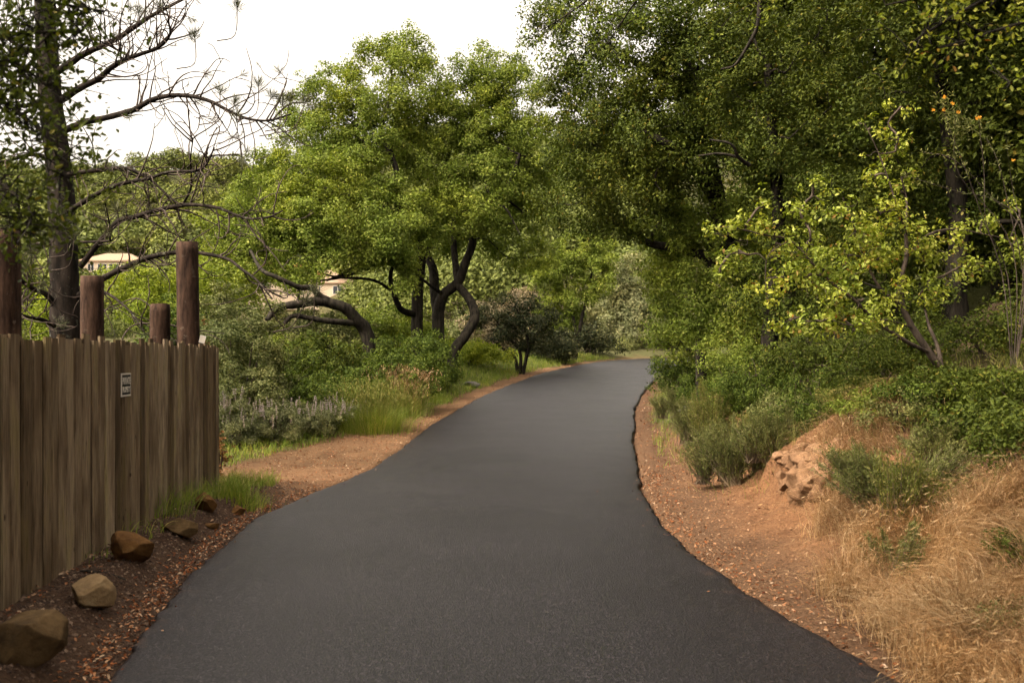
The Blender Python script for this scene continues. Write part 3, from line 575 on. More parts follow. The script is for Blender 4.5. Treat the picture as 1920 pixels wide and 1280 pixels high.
# --- the bend: bushes and trees on the far side of the road
def small_tree(name, label, px, Y, els, matn, trunks, r=.08, **kw):
    limbs = []
    for pts in trunks: limbs.append(([b0(pts[0][0], Y)]+Q(*[(a, b_, Y) for a, b_ in pts[1:]]), r, r*.4))
    make_tree(name, label, 'tree', b0(px, Y), limbs, els, matn, **kw)
small_tree('small_tree', 'small tree with two thin leaning trunks on the outside of the bend', 1078, 42,
           [E(1040, 500, 42, 42, 34), E(1095, 480, 42, 46, 34), E(1130, 510, 41.5, 26, 30), E(1070, 540, 42, 50, 34), E(1030, 560, 42.5, 28, 40), E(1110, 450, 42, 30, 22), E(1060, 590, 42.5, 34, 28)], 'oak',
           [[(1074, 668), (1078, 620), (1070, 570), (1060, 520)], [(1076, 668), (1090, 600), (1100, 560), (1110, 510)]], .10, sub_r=.34, per_m2=1.8, n_leaf=110, L=.10, W=.06)
small_tree('small_tree', 'low dark bushy tree with bare forked stems beside the oak', 978, 34,
           [E(960, 580, 34, 50, 28), E(925, 610, 34, 36, 34), E(1000, 600, 34, 44, 30), E(960, 640, 34.5, 40, 24), E(1020, 640, 34.5, 30, 30), E(900, 590, 34, 22, 22)], 'darkbush',
           [[(974, 690), (975, 660), (950, 630), (930, 600)], [(978, 690), (990, 650), (985, 620), (980, 590)], [(972, 690), (965, 670), (945, 655), (925, 640)]], .07, sub_r=.28, per_m2=2, n_leaf=110, L=.08, W=.045)
small_tree('small_tree', 'tall pale grey-green bush facing the end of the visible road', 1185, 54,
           [E(1180, 520, 54, 40, 30), E(1150, 560, 54, 30, 36), E(1205, 565, 54, 40, 36), E(1180, 600, 53.5, 46, 34), E(1225, 530, 54, 26, 40), E(1160, 635, 53, 40, 26), E(1215, 630, 53, 40, 30)], 'pale',
           [[(1185, 668), (1180, 620), (1178, 560)], [(1205, 668), (1210, 620), (1215, 570)]], .1, sub_r=.5, per_m2=1, n_leaf=130, L=.14, W=.07)
for px, Y, w_, top, mt, lab in [(1105, 46, 2.6, 612, 'darkbush', 'twiggy brown-green bush right at the road edge before the pale bush'),
                                (1035, 40, 2.6, 622, 'darkbush', 'low brownish undergrowth bush at the foot of the two-trunked small tree'),
                                (1260, 52, 3.2, 600, 'olive', 'olive bush at the far end of the road'), (1150, 51, 2.6, 640, 'olive', 'low olive bush below the tall pale bush'),
                                (930, 46, 3.2, 560, 'drybush', 'dry pinkish bush seen through the oak stems'), (985, 60, 4, 540, 'drybush', 'large dry bush on the slope behind the small trees'),
                                (880, 50, 3.5, 590, 'olive', 'olive bush on the slope behind the curving oak stem'), (1090, 62, 5, 560, 'pale', 'pale bush on the slope between the small trees'),
                                (1170, 68, 4.5, 500, 'drybush', 'dry tan bush on top of the slope above the bend'), (1195, 56, 3, 636, 'pale', 'low pale bush closing the view where the road turns'), (1238, 57, 3, 622, 'olive', 'low olive bush behind the end of the visible road'), (1225, 66, 5, 505, 'pale', 'pale shrub on top of the slope above the bend')]:
    shrub('bush', lab, 'bush', px, Y, w_, top, mt, sub_r=.4, per_m2=1.6, n_leaf=80, L=.12, W=.06, stems=5)

# --- below and before the oak
for px, Y, w_, top, mt, lab, Ls in [
        (450, 19, 1.9, 520, 'olive', 'tall grey olive shrub just past the fence end', .05), (415, 21, 1.6, 560, 'olive', 'grey olive shrub half hidden by the fence end', .05),
        (520, 21.5, 2.4, 640, 'green', 'mid green shrub behind the flowering sage', .06), (445, 18, 1.8, 680, 'olive', 'dull green shrub low beside the fence end', .045),
        (590, 23, 2.2, 615, 'oak_dark', 'dark green shrub under the low sprawling oak limb', .06), (640, 20.8, 2.0, 690, 'green', 'green shrub between the sage and the tall grass', .055),
        (730, 22.5, 2.2, 640, 'green', 'glossy green shrub in front of the oak trunks', .06), (795, 25.5, 2.0, 615, 'green', 'bright green shrub against the oak trunks', .06),
        (765, 22.8, 1.6, 672, 'green', 'dark green shrub beside the road verge', .055), (560, 19.3, 1.7, 700, 'green', 'low green shrub in the middle of the hollow', .05),
        (812, 27, 1.4, 680, 'green', 'rounded green shrub at the foot of the curving oak stem', .055), (690, 24.5, 2.2, 650, 'green', 'green shrub below the fallen-looking oak limb', .06),
        (880, 33, 2.4, 640, 'bright', 'yellow-green bush behind the curving oak stem', .08), (500, 26, 3.2, 620, 'oak', 'leafy shrub under the oak canopy edge', .08),
        (610, 28, 3.4, 560, 'olive', 'olive shrub behind the sprawling oak limb', .08), (740, 33, 3.6, 560, 'oak', 'shrub filling the gap behind the oak trunks', .09)]:
    k_ = Ls/.055
    shrub('bush', lab, 'bush', px, Y, w_, top, mt, sub_r=.17*k_, per_m2=4.5/k_**2, n_leaf=95, L=Ls, W=Ls*.55, stems=6, lumps=7)

# --- bright trees behind the fence
for px, py, Y, hw, hh, mt, lab in [(385, 522, 32, 78, 42, 'bright', 'bright green tree behind the tallest log post'), (270, 560, 27, 70, 60, 'bright', 'yellow-green tree behind the two short log posts'),
                                   (60, 600, 27, 80, 50, 'bright', 'bright green tree low behind the pine trunk'), (330, 600, 25, 60, 50, 'green', 'rounded green tree just behind the shortest log post'),
                                   (440, 540, 36, 70, 50, 'oak', 'tree in the hollow before the far roofs'), (560, 520, 40, 60, 34, 'oak', 'tree in the hollow hiding the red roofed house'), (20, 520, 45, 70, 60, 'oak_dark', 'dark tree beyond the pine, in front of the far hill')]:
    b_ = b0(px, Y); els = [E(px+rng.uniform(-.6, .6)*hw, py+rng.uniform(-.6, .7)*hh, Y+rng.uniform(-1, 1), hw*.45, hh*.5) for _ in range(9)]
    k_ = Y/28
    make_tree('leafy_tree', lab, 'tree', b_, [([b_, b_*.5+at(px, py+hh*.6, Y)*.5, at(px, py, Y)], .14, .05)], els, mt, sub_r=.34*k_, per_m2=1.9/k_**2, n_leaf=110, L=.085*k_, W=.05*k_, thick=.02)

# --- the far hill: one wooded mass
fb = Bag(); rs = np.random.default_rng(3)
cands = []
while len(cands) < 2600:
    Y = rs.uniform(70, 480) if rs.random() < .5 else rs.uniform(190, 480); a = rs.uniform(-.60, .16)
    if Y < 150 and a < -.12: continue
    if abs(a+.402) < .055 and 212 < Y < 258: continue
    if abs(a+.215) < .10 and 120 < Y < 215: continue
    cands.append((a*Y, Y))
ct = np.array(cands); cz = ground_z(ct[:, 0], ct[:, 1], False)[0]
for (x, y), z in zip(ct, cz):
    r = rs.uniform(2.8, 6.0)*rs.uniform(.8, 1.3)*(1 if y > 150 else rs.uniform(.3, .6)); n = 420 if y > 300 else 380 if y > 180 else 700
    d = nrm(rs.normal(size=(n, 3))); d[:, 2] = np.abs(d[:, 2])*1.0-.25
    lump = 1+.22*vnoise(d[:, 0]*2.4+x, d[:, 1]*2.4+y, d[:, 2]*2.4, 8)
    P = np.array([x, y, z+r*.75])+d*r*lump[:, None]*[1, 1, .95]*(rs.random((n, 1))**.2)
    Ls = (r*.15 if y > 300 else r*.19 if y > 180 else .30)*rs.uniform(.6, 1.4, n); leaves(fb, P, d+rs.normal(size=(n, 3))*.45+[0, 0, .3], Ls, Ls*.75)
for q in range(330):
    y = rs.uniform(62, 190); x = rs.uniform(-.26, .17)*y
    if abs(x/y+.215) < .05 and y > 110: continue
    z = float(ground_z(np.array([x]), np.array([y]), False)[0][0]); r = rs.uniform(1.3, 2.6)*(1+y/150); n = 800; d = nrm(rs.normal(size=(n, 3))); d[:, 2] = np.abs(d[:, 2])-.25
    P = np.array([x, y, z+r*.6])+d*r*(1+.22*vnoise(d[:, 0]*2.4+x, d[:, 1]*2.4+y, d[:, 2]*2.4, 8))[:, None]*(rs.random((n, 1))**.2); leaves(fb, P, d+rs.normal(size=(n, 3))*.45+[0, 0, .3], .10*r*rs.uniform(.6, 1.4, n), .06*r)
tag(fb.build('distant_wood', M['far']), 'hazy wooded hillside of rounded oaks beyond the houses', 'wood', kind='stuff')
# --- the houses across the valley
def boxv(x0, x1, y0, y1, z0, z1):
    V = np.array([(x, y, z) for z in (z0, z1) for y in (y0, y1) for x in (x0, x1)], float)
    return V, np.array([[0, 1, 3, 2], [4, 6, 7, 5], [0, 4, 5, 1], [2, 3, 7, 6], [0, 2, 6, 4], [1, 5, 7, 3]])
def part(name, boxes, matn, root, extra=None):
    bg_ = Bag()
    for b_ in boxes: bg_.add(*boxv(*b_))
    return bg_.build(name, M[matn], root)
def hip(x0, x1, y0, y1, z, h, o=.6):
    x0 -= o; x1 += o; y0 -= o; y1 += o; k_ = (y1-y0)/2; ym = (y0+y1)/2
    V = np.array([(x0, y0, z), (x1, y0, z), (x1, y1, z), (x0, y1, z), (x0+k_, ym, z+h), (x1-k_, ym, z+h), (x0, y0, z-.3), (x1, y0, z-.3), (x1, y1, z-.3), (x0, y1, z-.3)], float)
    return V, np.array([[0, 1, 5, 4], [2, 3, 4, 5], [6, 7, 1, 0], [7, 8, 2, 1], [8, 9, 3, 2], [9, 6, 0, 3], [6, 9, 8, 7]]), np.array([[1, 2, 5], [3, 0, 4]])
def house(label, px, py, Y, w_, wallh, dep, wins, roofm='rooftile', rot=0.0, deck=True, rh=2.2):
    c = at(px, py, Y); root = empty('house', c, label, 'house'); root.rotation_euler = (0, 0, rot)
    part('wall', [(-w_/2, w_/2, 0, dep, -3.2, wallh)], 'stucco', root)
    rb = Bag(); Vv, q, t3 = hip(-w_/2, w_/2, 0, dep, wallh+.3, rh); rb.add(Vv, q); rb.f.setdefault(3, []).append(t3); rb.build('roof', M[roofm], root)
    for x0, x1 in wins:
        f = part('window', [(x0-.12, x1+.12, -.10, .02, .55, 2.35)], 'whitepaint', root)
        part('pane', [(x0, (x0+x1)/2-.06, -.14, -.08, .65, 2.25), ((x0+x1)/2+.06, x1, -.14, -.08, .65, 2.25)], 'glass', f)
    if deck:
        part('deck', [(-w_/2+1, w_/2+1, -2.4, -.003, -.35, -.05)], 'whitepaint', root)
        bx = [(-w_/2+1, w_/2+1, -2.4, -2.3, .9, 1.0)]+[(x, x+.1, -2.4, -2.3, -.05, .9) for x in np.arange(-w_/2+1, w_/2+1, 1.2)]
        part('railing', bx, 'rail', root)
    return root
house('cream house with tan tiled roof, dark windows and railed deck on the far slope', 207, 512, 250, 15, 2.9, 9, [(-5.6, -4.2), (-3.1, -1.0), (-.3, 1.9), (2.7, 4.4), (5.4, 7.0)])
house('pale house with red roof glimpsed through the oak branches', 525, 545, 170, 13, 2.8, 8, [(-4, -2), (1, 3)], 'redroof', .2, False)
house('tan house with broad roof glimpsed below the oak crown', 625, 556, 215, 15, 2.8, 9, [(-5, -3), (0, 2)], 'rooftile', -.15, False, 3.0)

# ------------------------------------------------------------------ the board fence
FA, FB = np.array([-3.16, 6.14]), np.array([-3.70, 12.40]); FD = (FB-FA)/np.linalg.norm(FB-FA); FN = np.array([FD[1], -FD[0]])   # FN points to the road
fo = FA-FD*4.6; fl = np.linalg.norm(FB-fo)
froot = empty('wooden_fence', (fo[0], fo[1], gz(*fo)), 'weathered brown board fence of uneven upright planks along the road', 'fence')
def fp(s, off, z): p = fo+FD*s+FN*off; return (p[0], p[1], z)
fbag = Bag(); s = 0.0; k_ = 0
while s < fl:
    wd = rng.uniform(.095, .14); gap = 0
    if abs((s+wd) - (4.6+.245*fl*.575)) < .07: gap = .022
    lay = .0 if k_ % 2 else rng.uniform(.0235, .0265)
    thru = gap > 0
    t0, zb = 1.79+rng.uniform(-.022, .022)+(.03 if k_ % 5 == 0 else 0), .085+rng.uniform(-.05, .035)
    if s+wd > fl-.12: t0 -= .02
    th_, ln = .018, rng.normal()*.006; ln2 = rng.normal()*.004; tw = 0
    nz_ = 7; rows_ = []
    for q in range(nz_):
        u = q/(nz_-1); z = zb+(t0-zb)*u; dx = ln*(u-.5)*2+ln2*math.sin(u*4+k_); of = lay+tw*(u-.5)*2+.0008*math.sin(u*3+k_*1.7)
        rows_.append([fp(s+dx, of, z), fp(s+wd+dx, of+tw, z), fp(s+wd+dx, of+tw+th_, z), fp(s+dx, of+th_, z)])
    Vb = np.array(rows_).reshape(-1, 3); Fq = []
    for q in range(nz_-1):
        for e in range(4): Fq.append([q*4+e, q*4+(e+1) % 4, q*4+4+(e+1) % 4, q*4+4+e])
    Fq += [[0, 3, 2, 1], [nz_*4-4, nz_*4-3, nz_*4-2, nz_*4-1]]
    fbag.add(Vb, Fq); s += wd+gap-(0 if thru else rng.uniform(.035, .05)); k_ += 1
F0 = np.array(froot.location)
fbag.build('board', M['board'], froot, False, F0)
for zr_ in (.42, 1.50):
    rb = Bag(); Vb = np.array([fp(a, o_2, z) for a in (0, fl-.02) for o_2, z in ((-.045, zr_-.045), (-.006, zr_-.045), (-.006, zr_+.045), (-.045, zr_+.045))])
    rb.add(Vb, [[0, 1, 2, 3], [7, 6, 5, 4], [0, 4, 5, 1], [1, 5, 6, 2], [2, 6, 7, 3], [3, 7, 4, 0]]); rb.build('rail', M['board'], froot, False, F0)
# log posts standing behind it
def log_post(px, Y, top, dia, lab, lean=(0, 0)):
    x = (px-CX)*Y/F; zb = gz(x, Y)-.2; zt = EYE+(HY-top)*Y/F; base = np.array([x, Y, zb]); root = empty('log_post', base, lab, 'post', 'log posts behind the fence')
    n, sd = 26, 22; V, Fq = [], []; ph = rng.uniform(0, 9)
    for i in range(n):
        u = i/(n-1); z = (zt-zb)*u
        for j in range(sd):
            a = j/sd*2*math.pi; r = dia/2*(1.03-.05*u)*(1+.035*float(vnoise(math.cos(a)*2.2+ph, math.sin(a)*2.2, u*1.2, 3))+.02*float(vnoise(a*4, u*3, ph, 5)))
            if i == n-1: r *= .975
            V.append((math.cos(a)*r+lean[0]*u, math.sin(a)*r+lean[1]*u, z+(.012*math.cos(a+ph) if i == n-1 else 0)))
    for i in range(n-1):
        for j in range(sd): Fq.append([i*sd+j, i*sd+(j+1) % sd, (i+1)*sd+(j+1) % sd, (i+1)*sd+j])
    V.append((lean[0], lean[1], zt-zb+.004)); tri = [[(n-1)*sd+j, (n-1)*sd+(j+1) % sd, n*sd] for j in range(sd)]
    o = mesh_obj('log', V, [np.array(Fq), np.array(tri)], M['log'], root, True)
    return root
log_post(6, 8.2, 428, .27, 'thick dark log post at the near end of the fence, cut by the frame edge')
log_post(172, 11.1, 517, .25, 'log post behind the fence just beside the pine trunk')
log_post(300, 12.3, 571, .255, 'shortest log post, barely taller than the fence')
log_post(357, 12.15, 453, .265, 'tallest log post, at the far end of the fence', (-.045, 0))
# the little box on the fence end
def part_at(name, boxes, matn, root): return part(name, boxes, matn, root)
c = at(379, 637, 12.2); lr = empty('lamp_box', c, 'small whitish box perched on the end of the fence', 'box'); lr.rotation_euler = (.1, .25, .3)
part('housing', [(-.035, .035, -.05, .05, -.035, .05)], 'signwhite', lr); part('bracket', [(-.045, .02, -.03, .03, -.09, -.036)], 'rail', lr)
# the sign: border, black panel, white lettering
tS = .386*np.linalg.norm(FB-FA)+4.6; sp = fo+FD*tS+FN*.05
srt = empty('private_property_sign', (sp[0], sp[1], 1.427), 'small black and white PRIVATE PROPERTY sign nailed to the fence', 'sign')
srt.rotation_euler = (0, 0, math.atan2(FD[1], FD[0]))          # local +x along the fence, local -y faces the road
SW, SH = .27, .20
part('border', [(-SW/2, SW/2, -.002, .004, -SH/2, SH/2)], 'signwhite', srt)
part('panel', [(-SW/2+.016, SW/2-.016, -.0035, -.0022, -SH/2+.016, SH/2-.014)], 'signblack', srt)
def text_mesh(txt, w_, h_, x, z, y, matn, root, name='lettering'):
    cu = bpy.data.curves.new('t', 'FONT'); cu.body = txt; cu.resolution_u = 3; cu.extrude = .02; cu.offset = .03; to = bpy.data.objects.new('t', cu); COL.objects.link(to)
    bpy.context.view_layer.update(); me = bpy.data.meshes.new_from_object(to.evaluated_get(bpy.context.evaluated_depsgraph_get())); bpy.data.objects.remove(to)
    v = np.zeros(len(me.vertices)*3); me.vertices.foreach_get('co', v); v = v.reshape(-1, 3); lo, hi = v.min(0), v.max(0)
    u = (v-lo)/(hi-lo); nv = np.c_[x-w_/2+u[:, 0]*w_, y-u[:, 2]*.0008, z-h_/2+u[:, 1]*h_]
    me.vertices.foreach_set('co', nv.astype(np.float32).ravel()); me.materials.clear(); me.materials.append(M[matn])
    o = bpy.data.objects.new(name, me); COL.objects.link(o); o.parent = root; return o
text_mesh('PRIVATE', .225, .062, 0, .034, -.0038, 'signwhite', srt); text_mesh('PROPERTY', .225, .052, 0, -.040, -.0038, 'signwhite', srt)

# ------------------------------------------------------------------ rocks
def rock(name, lab, px, py, w_, h_, d_, matn, seed, Y=None, cuts=20, cat='rock', sink=.12, group=None):
    r_ = np.random.default_rng(seed); bm = bmesh.new(); bmesh.ops.create_icosphere(bm, subdivisions=5, radius=1)
    v = np.array([x.co[:] for x in bm.verts]); f = np.array([[x.index for x in fc.verts] for fc in bm.faces]); bm.free()
    for q in range(cuts):
        n = nrm(r_.normal(size=3)); dd = r_.uniform(*((.38, .8) if cat == 'outcrop' else (.48, .80))); pr = v@n; m_ = pr > dd; v[m_] -= np.outer(pr[m_]-dd, n)*.93
    for sc_, am in (((1.3, .22), (3.1, .14), (7, .07), (16, .04)) if cat == 'outcrop' else ((1.2, .05), (3.1, .03), (8, .022), (19, .014), (45, .007))):
        v = v*(1+am*vnoise(v[:, 0]*sc_+seed, v[:, 1]*sc_, v[:, 2]*sc_, seed)[:, None])
    lo, hi = v.min(0), v.max(0); v = (v-(lo+hi)/2)/(hi-lo)*[w_, d_, h_]
    if Y is None:
        Y = 6.0
        for _ in range(40): Y = (EYE-gz((px-CX)*Y/F, Y))*F/(py-HY)
    x = (px-CX)*Y/F; base = np.array([x, Y, gz(x, Y)]); v[:, 2] += h_/2-h_*(sink+.06)
    o = mesh_obj(name, v, f, M[matn], None, False); o.location = [float(q) for q in base]; o.data.polygons.foreach_set('use_smooth', np.ones(len(f), bool)); 
    tag(o, lab, cat, group); return o
rock('rock', 'largest brown rock at the near foot of the fence', 60, 1238, .34, .30, .29, 'rock', 4)
rock('rock', 'pale angular sandstone rock with a peaked top beside the fence', 168, 1136, .28, .23, .26, 'rock_pale', 9)
rock('rock', 'ochre flat-topped boulder near a thin stick', 246, 1048, .35, .27, .3, 'rock2', 12)
rock('rock', 'rounded tan rock in front of the grass tuft', 338, 992, .34, .20, .26, 'rock', 23)
rock('rock', 'brown tilted rock leaning in the grass at the fence end', 388, 957, .22, .24, .22, 'rock2', 31, cuts=10)
rock('rock', 'small flat stone lying under the tilted rock', 396, 964, .15, .06, .12, 'rock2', 41)
rock('rock', 'small brown rock half buried in the grass tuft', 447, 942, .13, .12, .12, 'rock2', 43)
def rock_v(r_, cuts, seed):
    bm = bmesh.new(); bmesh.ops.create_icosphere(bm, subdivisions=4, radius=1); v = np.array([x.co[:] for x in bm.verts]); f = np.array([[x.index for x in fc.verts] for fc in bm.faces]); bm.free()
    for q in range(cuts):
        n = nrm(r_.normal(size=3)); dd = r_.uniform(.40, .8); pr = v@n; m_ = pr > dd; v[m_] -= np.outer(pr[m_]-dd, n)*.95
    for sc_, am in ((1.5, .10), (4, .06), (9, .04), (17, .025)): v = v*(1+am*vnoise(v[:, 0]*sc_+seed, v[:, 1]*sc_, v[:, 2]*sc_, seed)[:, None])
    return v, f
ro = np.random.default_rng(77); ob_ = Bag(); o0 = at(1510, 930, 10.4); o0[2] = gz(o0[0], o0[1])
for q in range(110):
    px, py = ro.uniform(1462, 1600), ro.uniform(838, 930); p = hit(px, py)
    if np.linalg.norm(p-hit(1530, 890)) > 1.0: continue
    sz = ro.uniform(.06, .16)*(1.1-.5*abs(px-1530)/70); v, f = rock_v(ro, 12, q+3); ob_.add(v*sz*np.array([1.1, 1.1, .9])*ro.uniform(.75, 1.25, 3)+p+[0, .02, -.01], f)
v, f = rock_v(ro, 16, 5); ob_.add(v*[.40, .24, .17]+hit(1530, 890)+[0, .22, -.08], f)
tag(ob_.build('rock_outcrop', M['outcrop'], None, True), 'crumbling orange sandstone outcrop in the cut bank', 'outcrop')
rock('rock', 'pale grey rock in the grass below the thin oak trunk', 1292, 728, .42, .16, .4, 'greyrock', 61, Y=18.6)
rock('rock', 'grey stone on the grassy mound by the curving oak stem', 884, 706, .5, .2, .4, 'greyrock', 62, Y=28.5)
# a stick by the ochre boulder
sb = Bag(); p0, p1 = at(150, 1075, 7.1), at(236, 1062, 7.1); 
for p in (p0, p1): p[2] = gz(p[0], p[1])+.02
tube(sb, smooth_path([p0, (p0+p1)/2+[0, .01, .012], p1], 5), [.006, .012, .013, .013, .012, .012, .012, .011, .010, .008, .005][:11], 6, .1)
tag(sb.build('stick', M['bark'], None, True), 'thin dark stick lying on the soil by the ochre boulder', 'stick')

# ------------------------------------------------------------------ grasses, litter and loose soil
def cover(n, x0, x1, y0, y1, test):
    x = rng.uniform(x0, x1, n); y = rng.uniform(y0, y1, n); z, sr, sl2 = ground_z(x, y); k_ = test(x, y, sr, sl2); return np.c_[x, y, z][k_]
def patch(x, y, sc_, s, th_): return vnoise(x/sc_, y/sc_, 0, s)+.5*vnoise(x/sc_*2.3, y/sc_*2.3, 0, s+1) > th_
gb = Bag()   # dry grass on the near bank
def dry(x, y, sr, sl2):
    lim = np.interp(y, [2, 5.2, 6.2, 7, 8, 9.5, 12], [.12, .12, .30, .55, .95, 1.5, 3.0]); p = sstep(lim-.1, lim+.35, sr+.25*vnoise(x*2, y*2, 0, 91))
    return (sr > 0) & (rng.random(len(x)) < p) & (sr < np.interp(y, [3, 6, 8, 10], [4, 3.2, 2.0, 1.8])+.5*vnoise(x*1.5, y*1.5, 0, 99)) & (rng.random(len(x)) < np.interp(y, [2, 8, 9.5, 11], [1, 1, .6, .05]))
P = cover(330000, 1.5, 7.0, 2.5, 11.5, dry); n = len(P)
tuft = np.stack([vnoise(P[:, 0]*3.2, P[:, 1]*3.2, 0, 95), vnoise(P[:, 0]*3.2, P[:, 1]*3.2, 0, 96)], 1)
P[:, :2] += rng.normal(size=(n, 2))*.01
H = rng.uniform(.10, .38, n)*(1+.6*vnoise(P[:, 0]*2.6, P[:, 1]*2.6, 0, 97)); lean = tuft*1.0+rng.normal(size=(n, 2))*.42+np.array([-.35, -.05])
P[:, 2] -= .01; blades(gb, P, H, rng.uniform(.0022, .0048, n), lean, .42, 3)
k_ = rng.random(n) < .35; Pk, Hk, lk = P[k_], H[k_], lean[k_]      # seed heads
tip = Pk.copy(); tip[:, :2] += lk*Hk[:, None]*.85; tip[:, 2] += Hk*(.9-.42*np.linalg.norm(lk, axis=1)*.7)
leaves(gb, tip, rng.normal(size=tip.shape), .05, .005, LEAF4, np.c_[lk, -.25+0*lk[:, 0]]+rng.normal(size=tip.shape)*.15)
tag(gb.build('dry_grass', M['straw']), 'dry straw-coloured grass covering the near bank', 'dry grass', kind='stuff')
gb = Bag()   # straw clump above the outcrop
def clump(bag, px, py, Y, n, rx, ry, h0, h1, lean0, wd=.004, spread=.5, droop=.45):
    x, y = (px-CX)*Y/F, Y; X_ = x+rng.normal(size=n)*rx; Y_ = y+rng.normal(size=n)*ry; z = ground_z(X_, Y_)[0]
    blades(bag, np.c_[X_, Y_, z-.01], rng.uniform(h0, h1, n), rng.uniform(wd*.6, wd*1.2, n), rng.normal(size=(n, 2))*spread+np.array(lean0), droop, 4)
    return x, y
root = clump(gb, 1640, 815, 10.0, 2400, .26, .28, .12, .32, (-.7, -.6))
tag(gb.build('straw_tussock', M['straw']), 'flattened pale straw tussock hanging over the top of the outcrop', 'grass clump')
gb = Bag()
for args in [(1500, 760, 11.5, 500, .5, .5, .15, .35, (-.3, 0))]: clump(gb, *args)
P = cover(24000, 2.2, 9, 6, 13, lambda x, y, sr, s2: (sr > 1.7) & (sr < 6) & patch(x, y, .8, 120, -.1)); n = len(P)
blades(gb, P, rng.uniform(.08, .32, n), .004, rng.normal(size=(n, 2))*.5+[-.2, 0], .4, 3)
tag(gb.build('undergrowth_grass', M['strawgreen']), 'half dry grass growing under the shrubs along the bank top', 'grass', kind='stuff')
gb = Bag()   # green grass: verges at both sides
def gl(x, y, sr, s2):
    inner = np.interp(y, [12, 14, 15, 16.5, 17.5, 19.8, 21, 24, 60], [2.4, 2.4, 2.2, 1.85, 1.55, 1.0, .75, .55, .5]); outer = inner+np.interp(y, [12, 16, 20, 60], [1.5, 1.4, 2.5, 4])
    d2 = s2+.15*vnoise(x*3, y*3, 0, 131); return (s2 > 0) & (d2 > inner) & (d2 < outer) & (y > 12.9)
P = cover(150000, -8, 8, 12.5, 45, gl); n = len(P); 
blades(gb, P, rng.uniform(.07, .24, n)*np.interp(P[:, 1], [12, 20, 26], [1.0, 1.0, 1.2]), .011, rng.normal(size=(n, 2))*.45, .4, 2)
P = cover(60000, 1.8, 11, 13, 44, lambda x, y, sr, s2: (sr > .42+.15*vnoise(x*3, y*3, 0, 133)) & (sr < 3.5) & (rng.random(len(x)) < sstep(14, 17.5, y))); n = len(P)
blades(gb, P, rng.uniform(.06, .22, n), .007, rng.normal(size=(n, 2))*.45, .4, 2)
tag(gb.build('verge_grass', M['grass']), 'green grass of the road verges', 'grass', kind='stuff')
gb = Bag()   # grass along the fence foot
def gf(x, y, sr, s2):
    t_ = ((x-FA[0])*FD[0]+(y-FA[1])*FD[1]); o = (x-FA[0])*FN[0]+(y-FA[1])*FN[1]
    return (o > .02) & (o < np.interp(t_, [0, 2, 4, 6, 7.5], [.10, .3, .45, .75, .7])) & (rng.random(len(x)) < np.interp(t_, [-.5, .8, 2.4, 3.2, 6.4, 7], [0, .04, .25, .9, 1, .1])) & patch(x, y, .45, 140, -.35)
P = cover(26000, -4.4, -2.2, 5, 13.2, gf); n = len(P)
blades(gb, P, rng.uniform(.06, .30, n)*np.interp(P[:, 1], [6, 9, 11], [.5, .8, 1]), .0055, rng.normal(size=(n, 2))*.4+[.12, 0], .5, 4)
tag(gb.build('fence_foot_grass', M['grass']), 'soft green grass growing along the foot of the fence', 'grass', kind='stuff')
def tussock(lab, px, Y, n, rx, h0, h1, matn, seeds=None, base_py=None, wd=.006, lean=(0, 0), spread=.3):
    x = (px-CX)*Y/F; g2 = Bag(); X_ = x+rng.normal(size=n)*rx; Y_ = Y+rng.normal(size=n)*rx; z = ground_z(X_, Y_)[0]
    hh = rng.uniform(h0, h1, n); ln = rng.normal(size=(n, 2))*spread+np.c_[X_-x, Y_-Y]*.8+np.array(lean); P_ = np.c_[X_, Y_, z-.01]
    blades(g2, P_, hh, rng.uniform(wd*.6, wd*1.2, n), ln, .45, 4); b_ = np.array([x, Y, gz(x, Y)])
    root = empty('grass_tussock', b_, lab, 'grass clump'); g2.build('blade', M[matn], root, False, b_)
    if seeds:
        g3 = Bag(); m_ = int(n*.35); k2 = rng.integers(0, n, m_); Pb = P_[k2]; hs2 = rng.uniform(h1*.9, h1*1.5, m_); l2 = ln[k2]*.5
        blades(g3, Pb, hs2, .0035, l2, .2, 4); tp = Pb.copy(); tp[:, :2] += l2*hs2[:, None]; tp[:, 2] += hs2*(.93-.2*np.linalg.norm(l2, axis=1))
        for q in range(3): leaves(g3, tp-[0, 0, .05*q], rng.normal(size=tp.shape), .07, .012, LEAF4, np.c_[l2*.6, 1+0*l2[:, 0]]+rng.normal(size=tp.shape)*.25)
        g3.build('seed_head', M[seeds], root, False, b_)
tussock('large green grass tussock with straw seed heads where the pullout narrows', 700, 19.2, 2600, .30, .35, .75, 'grass', 'strawgreen')
tussock('tall straw-tipped grass tussock closer to the bend', 758, 21.8, 1500, .22, .4, .8, 'grass', 'straw')
tussock('green grass tussock at the verge past the straw-tipped one', 812, 24.5, 900, .2, .2, .4, 'grass')
tussock('arching grass tussock against the fence boards', 322, 9.7, 130, .12, .25, .5, 'grass', None, wd=.005, lean=(.25, -.1), spread=.35)
tussock('bright green tussock beside the tilted rock', 440, 11.0, 900, .16, .10, .32, 'grass', None, wd=.006)
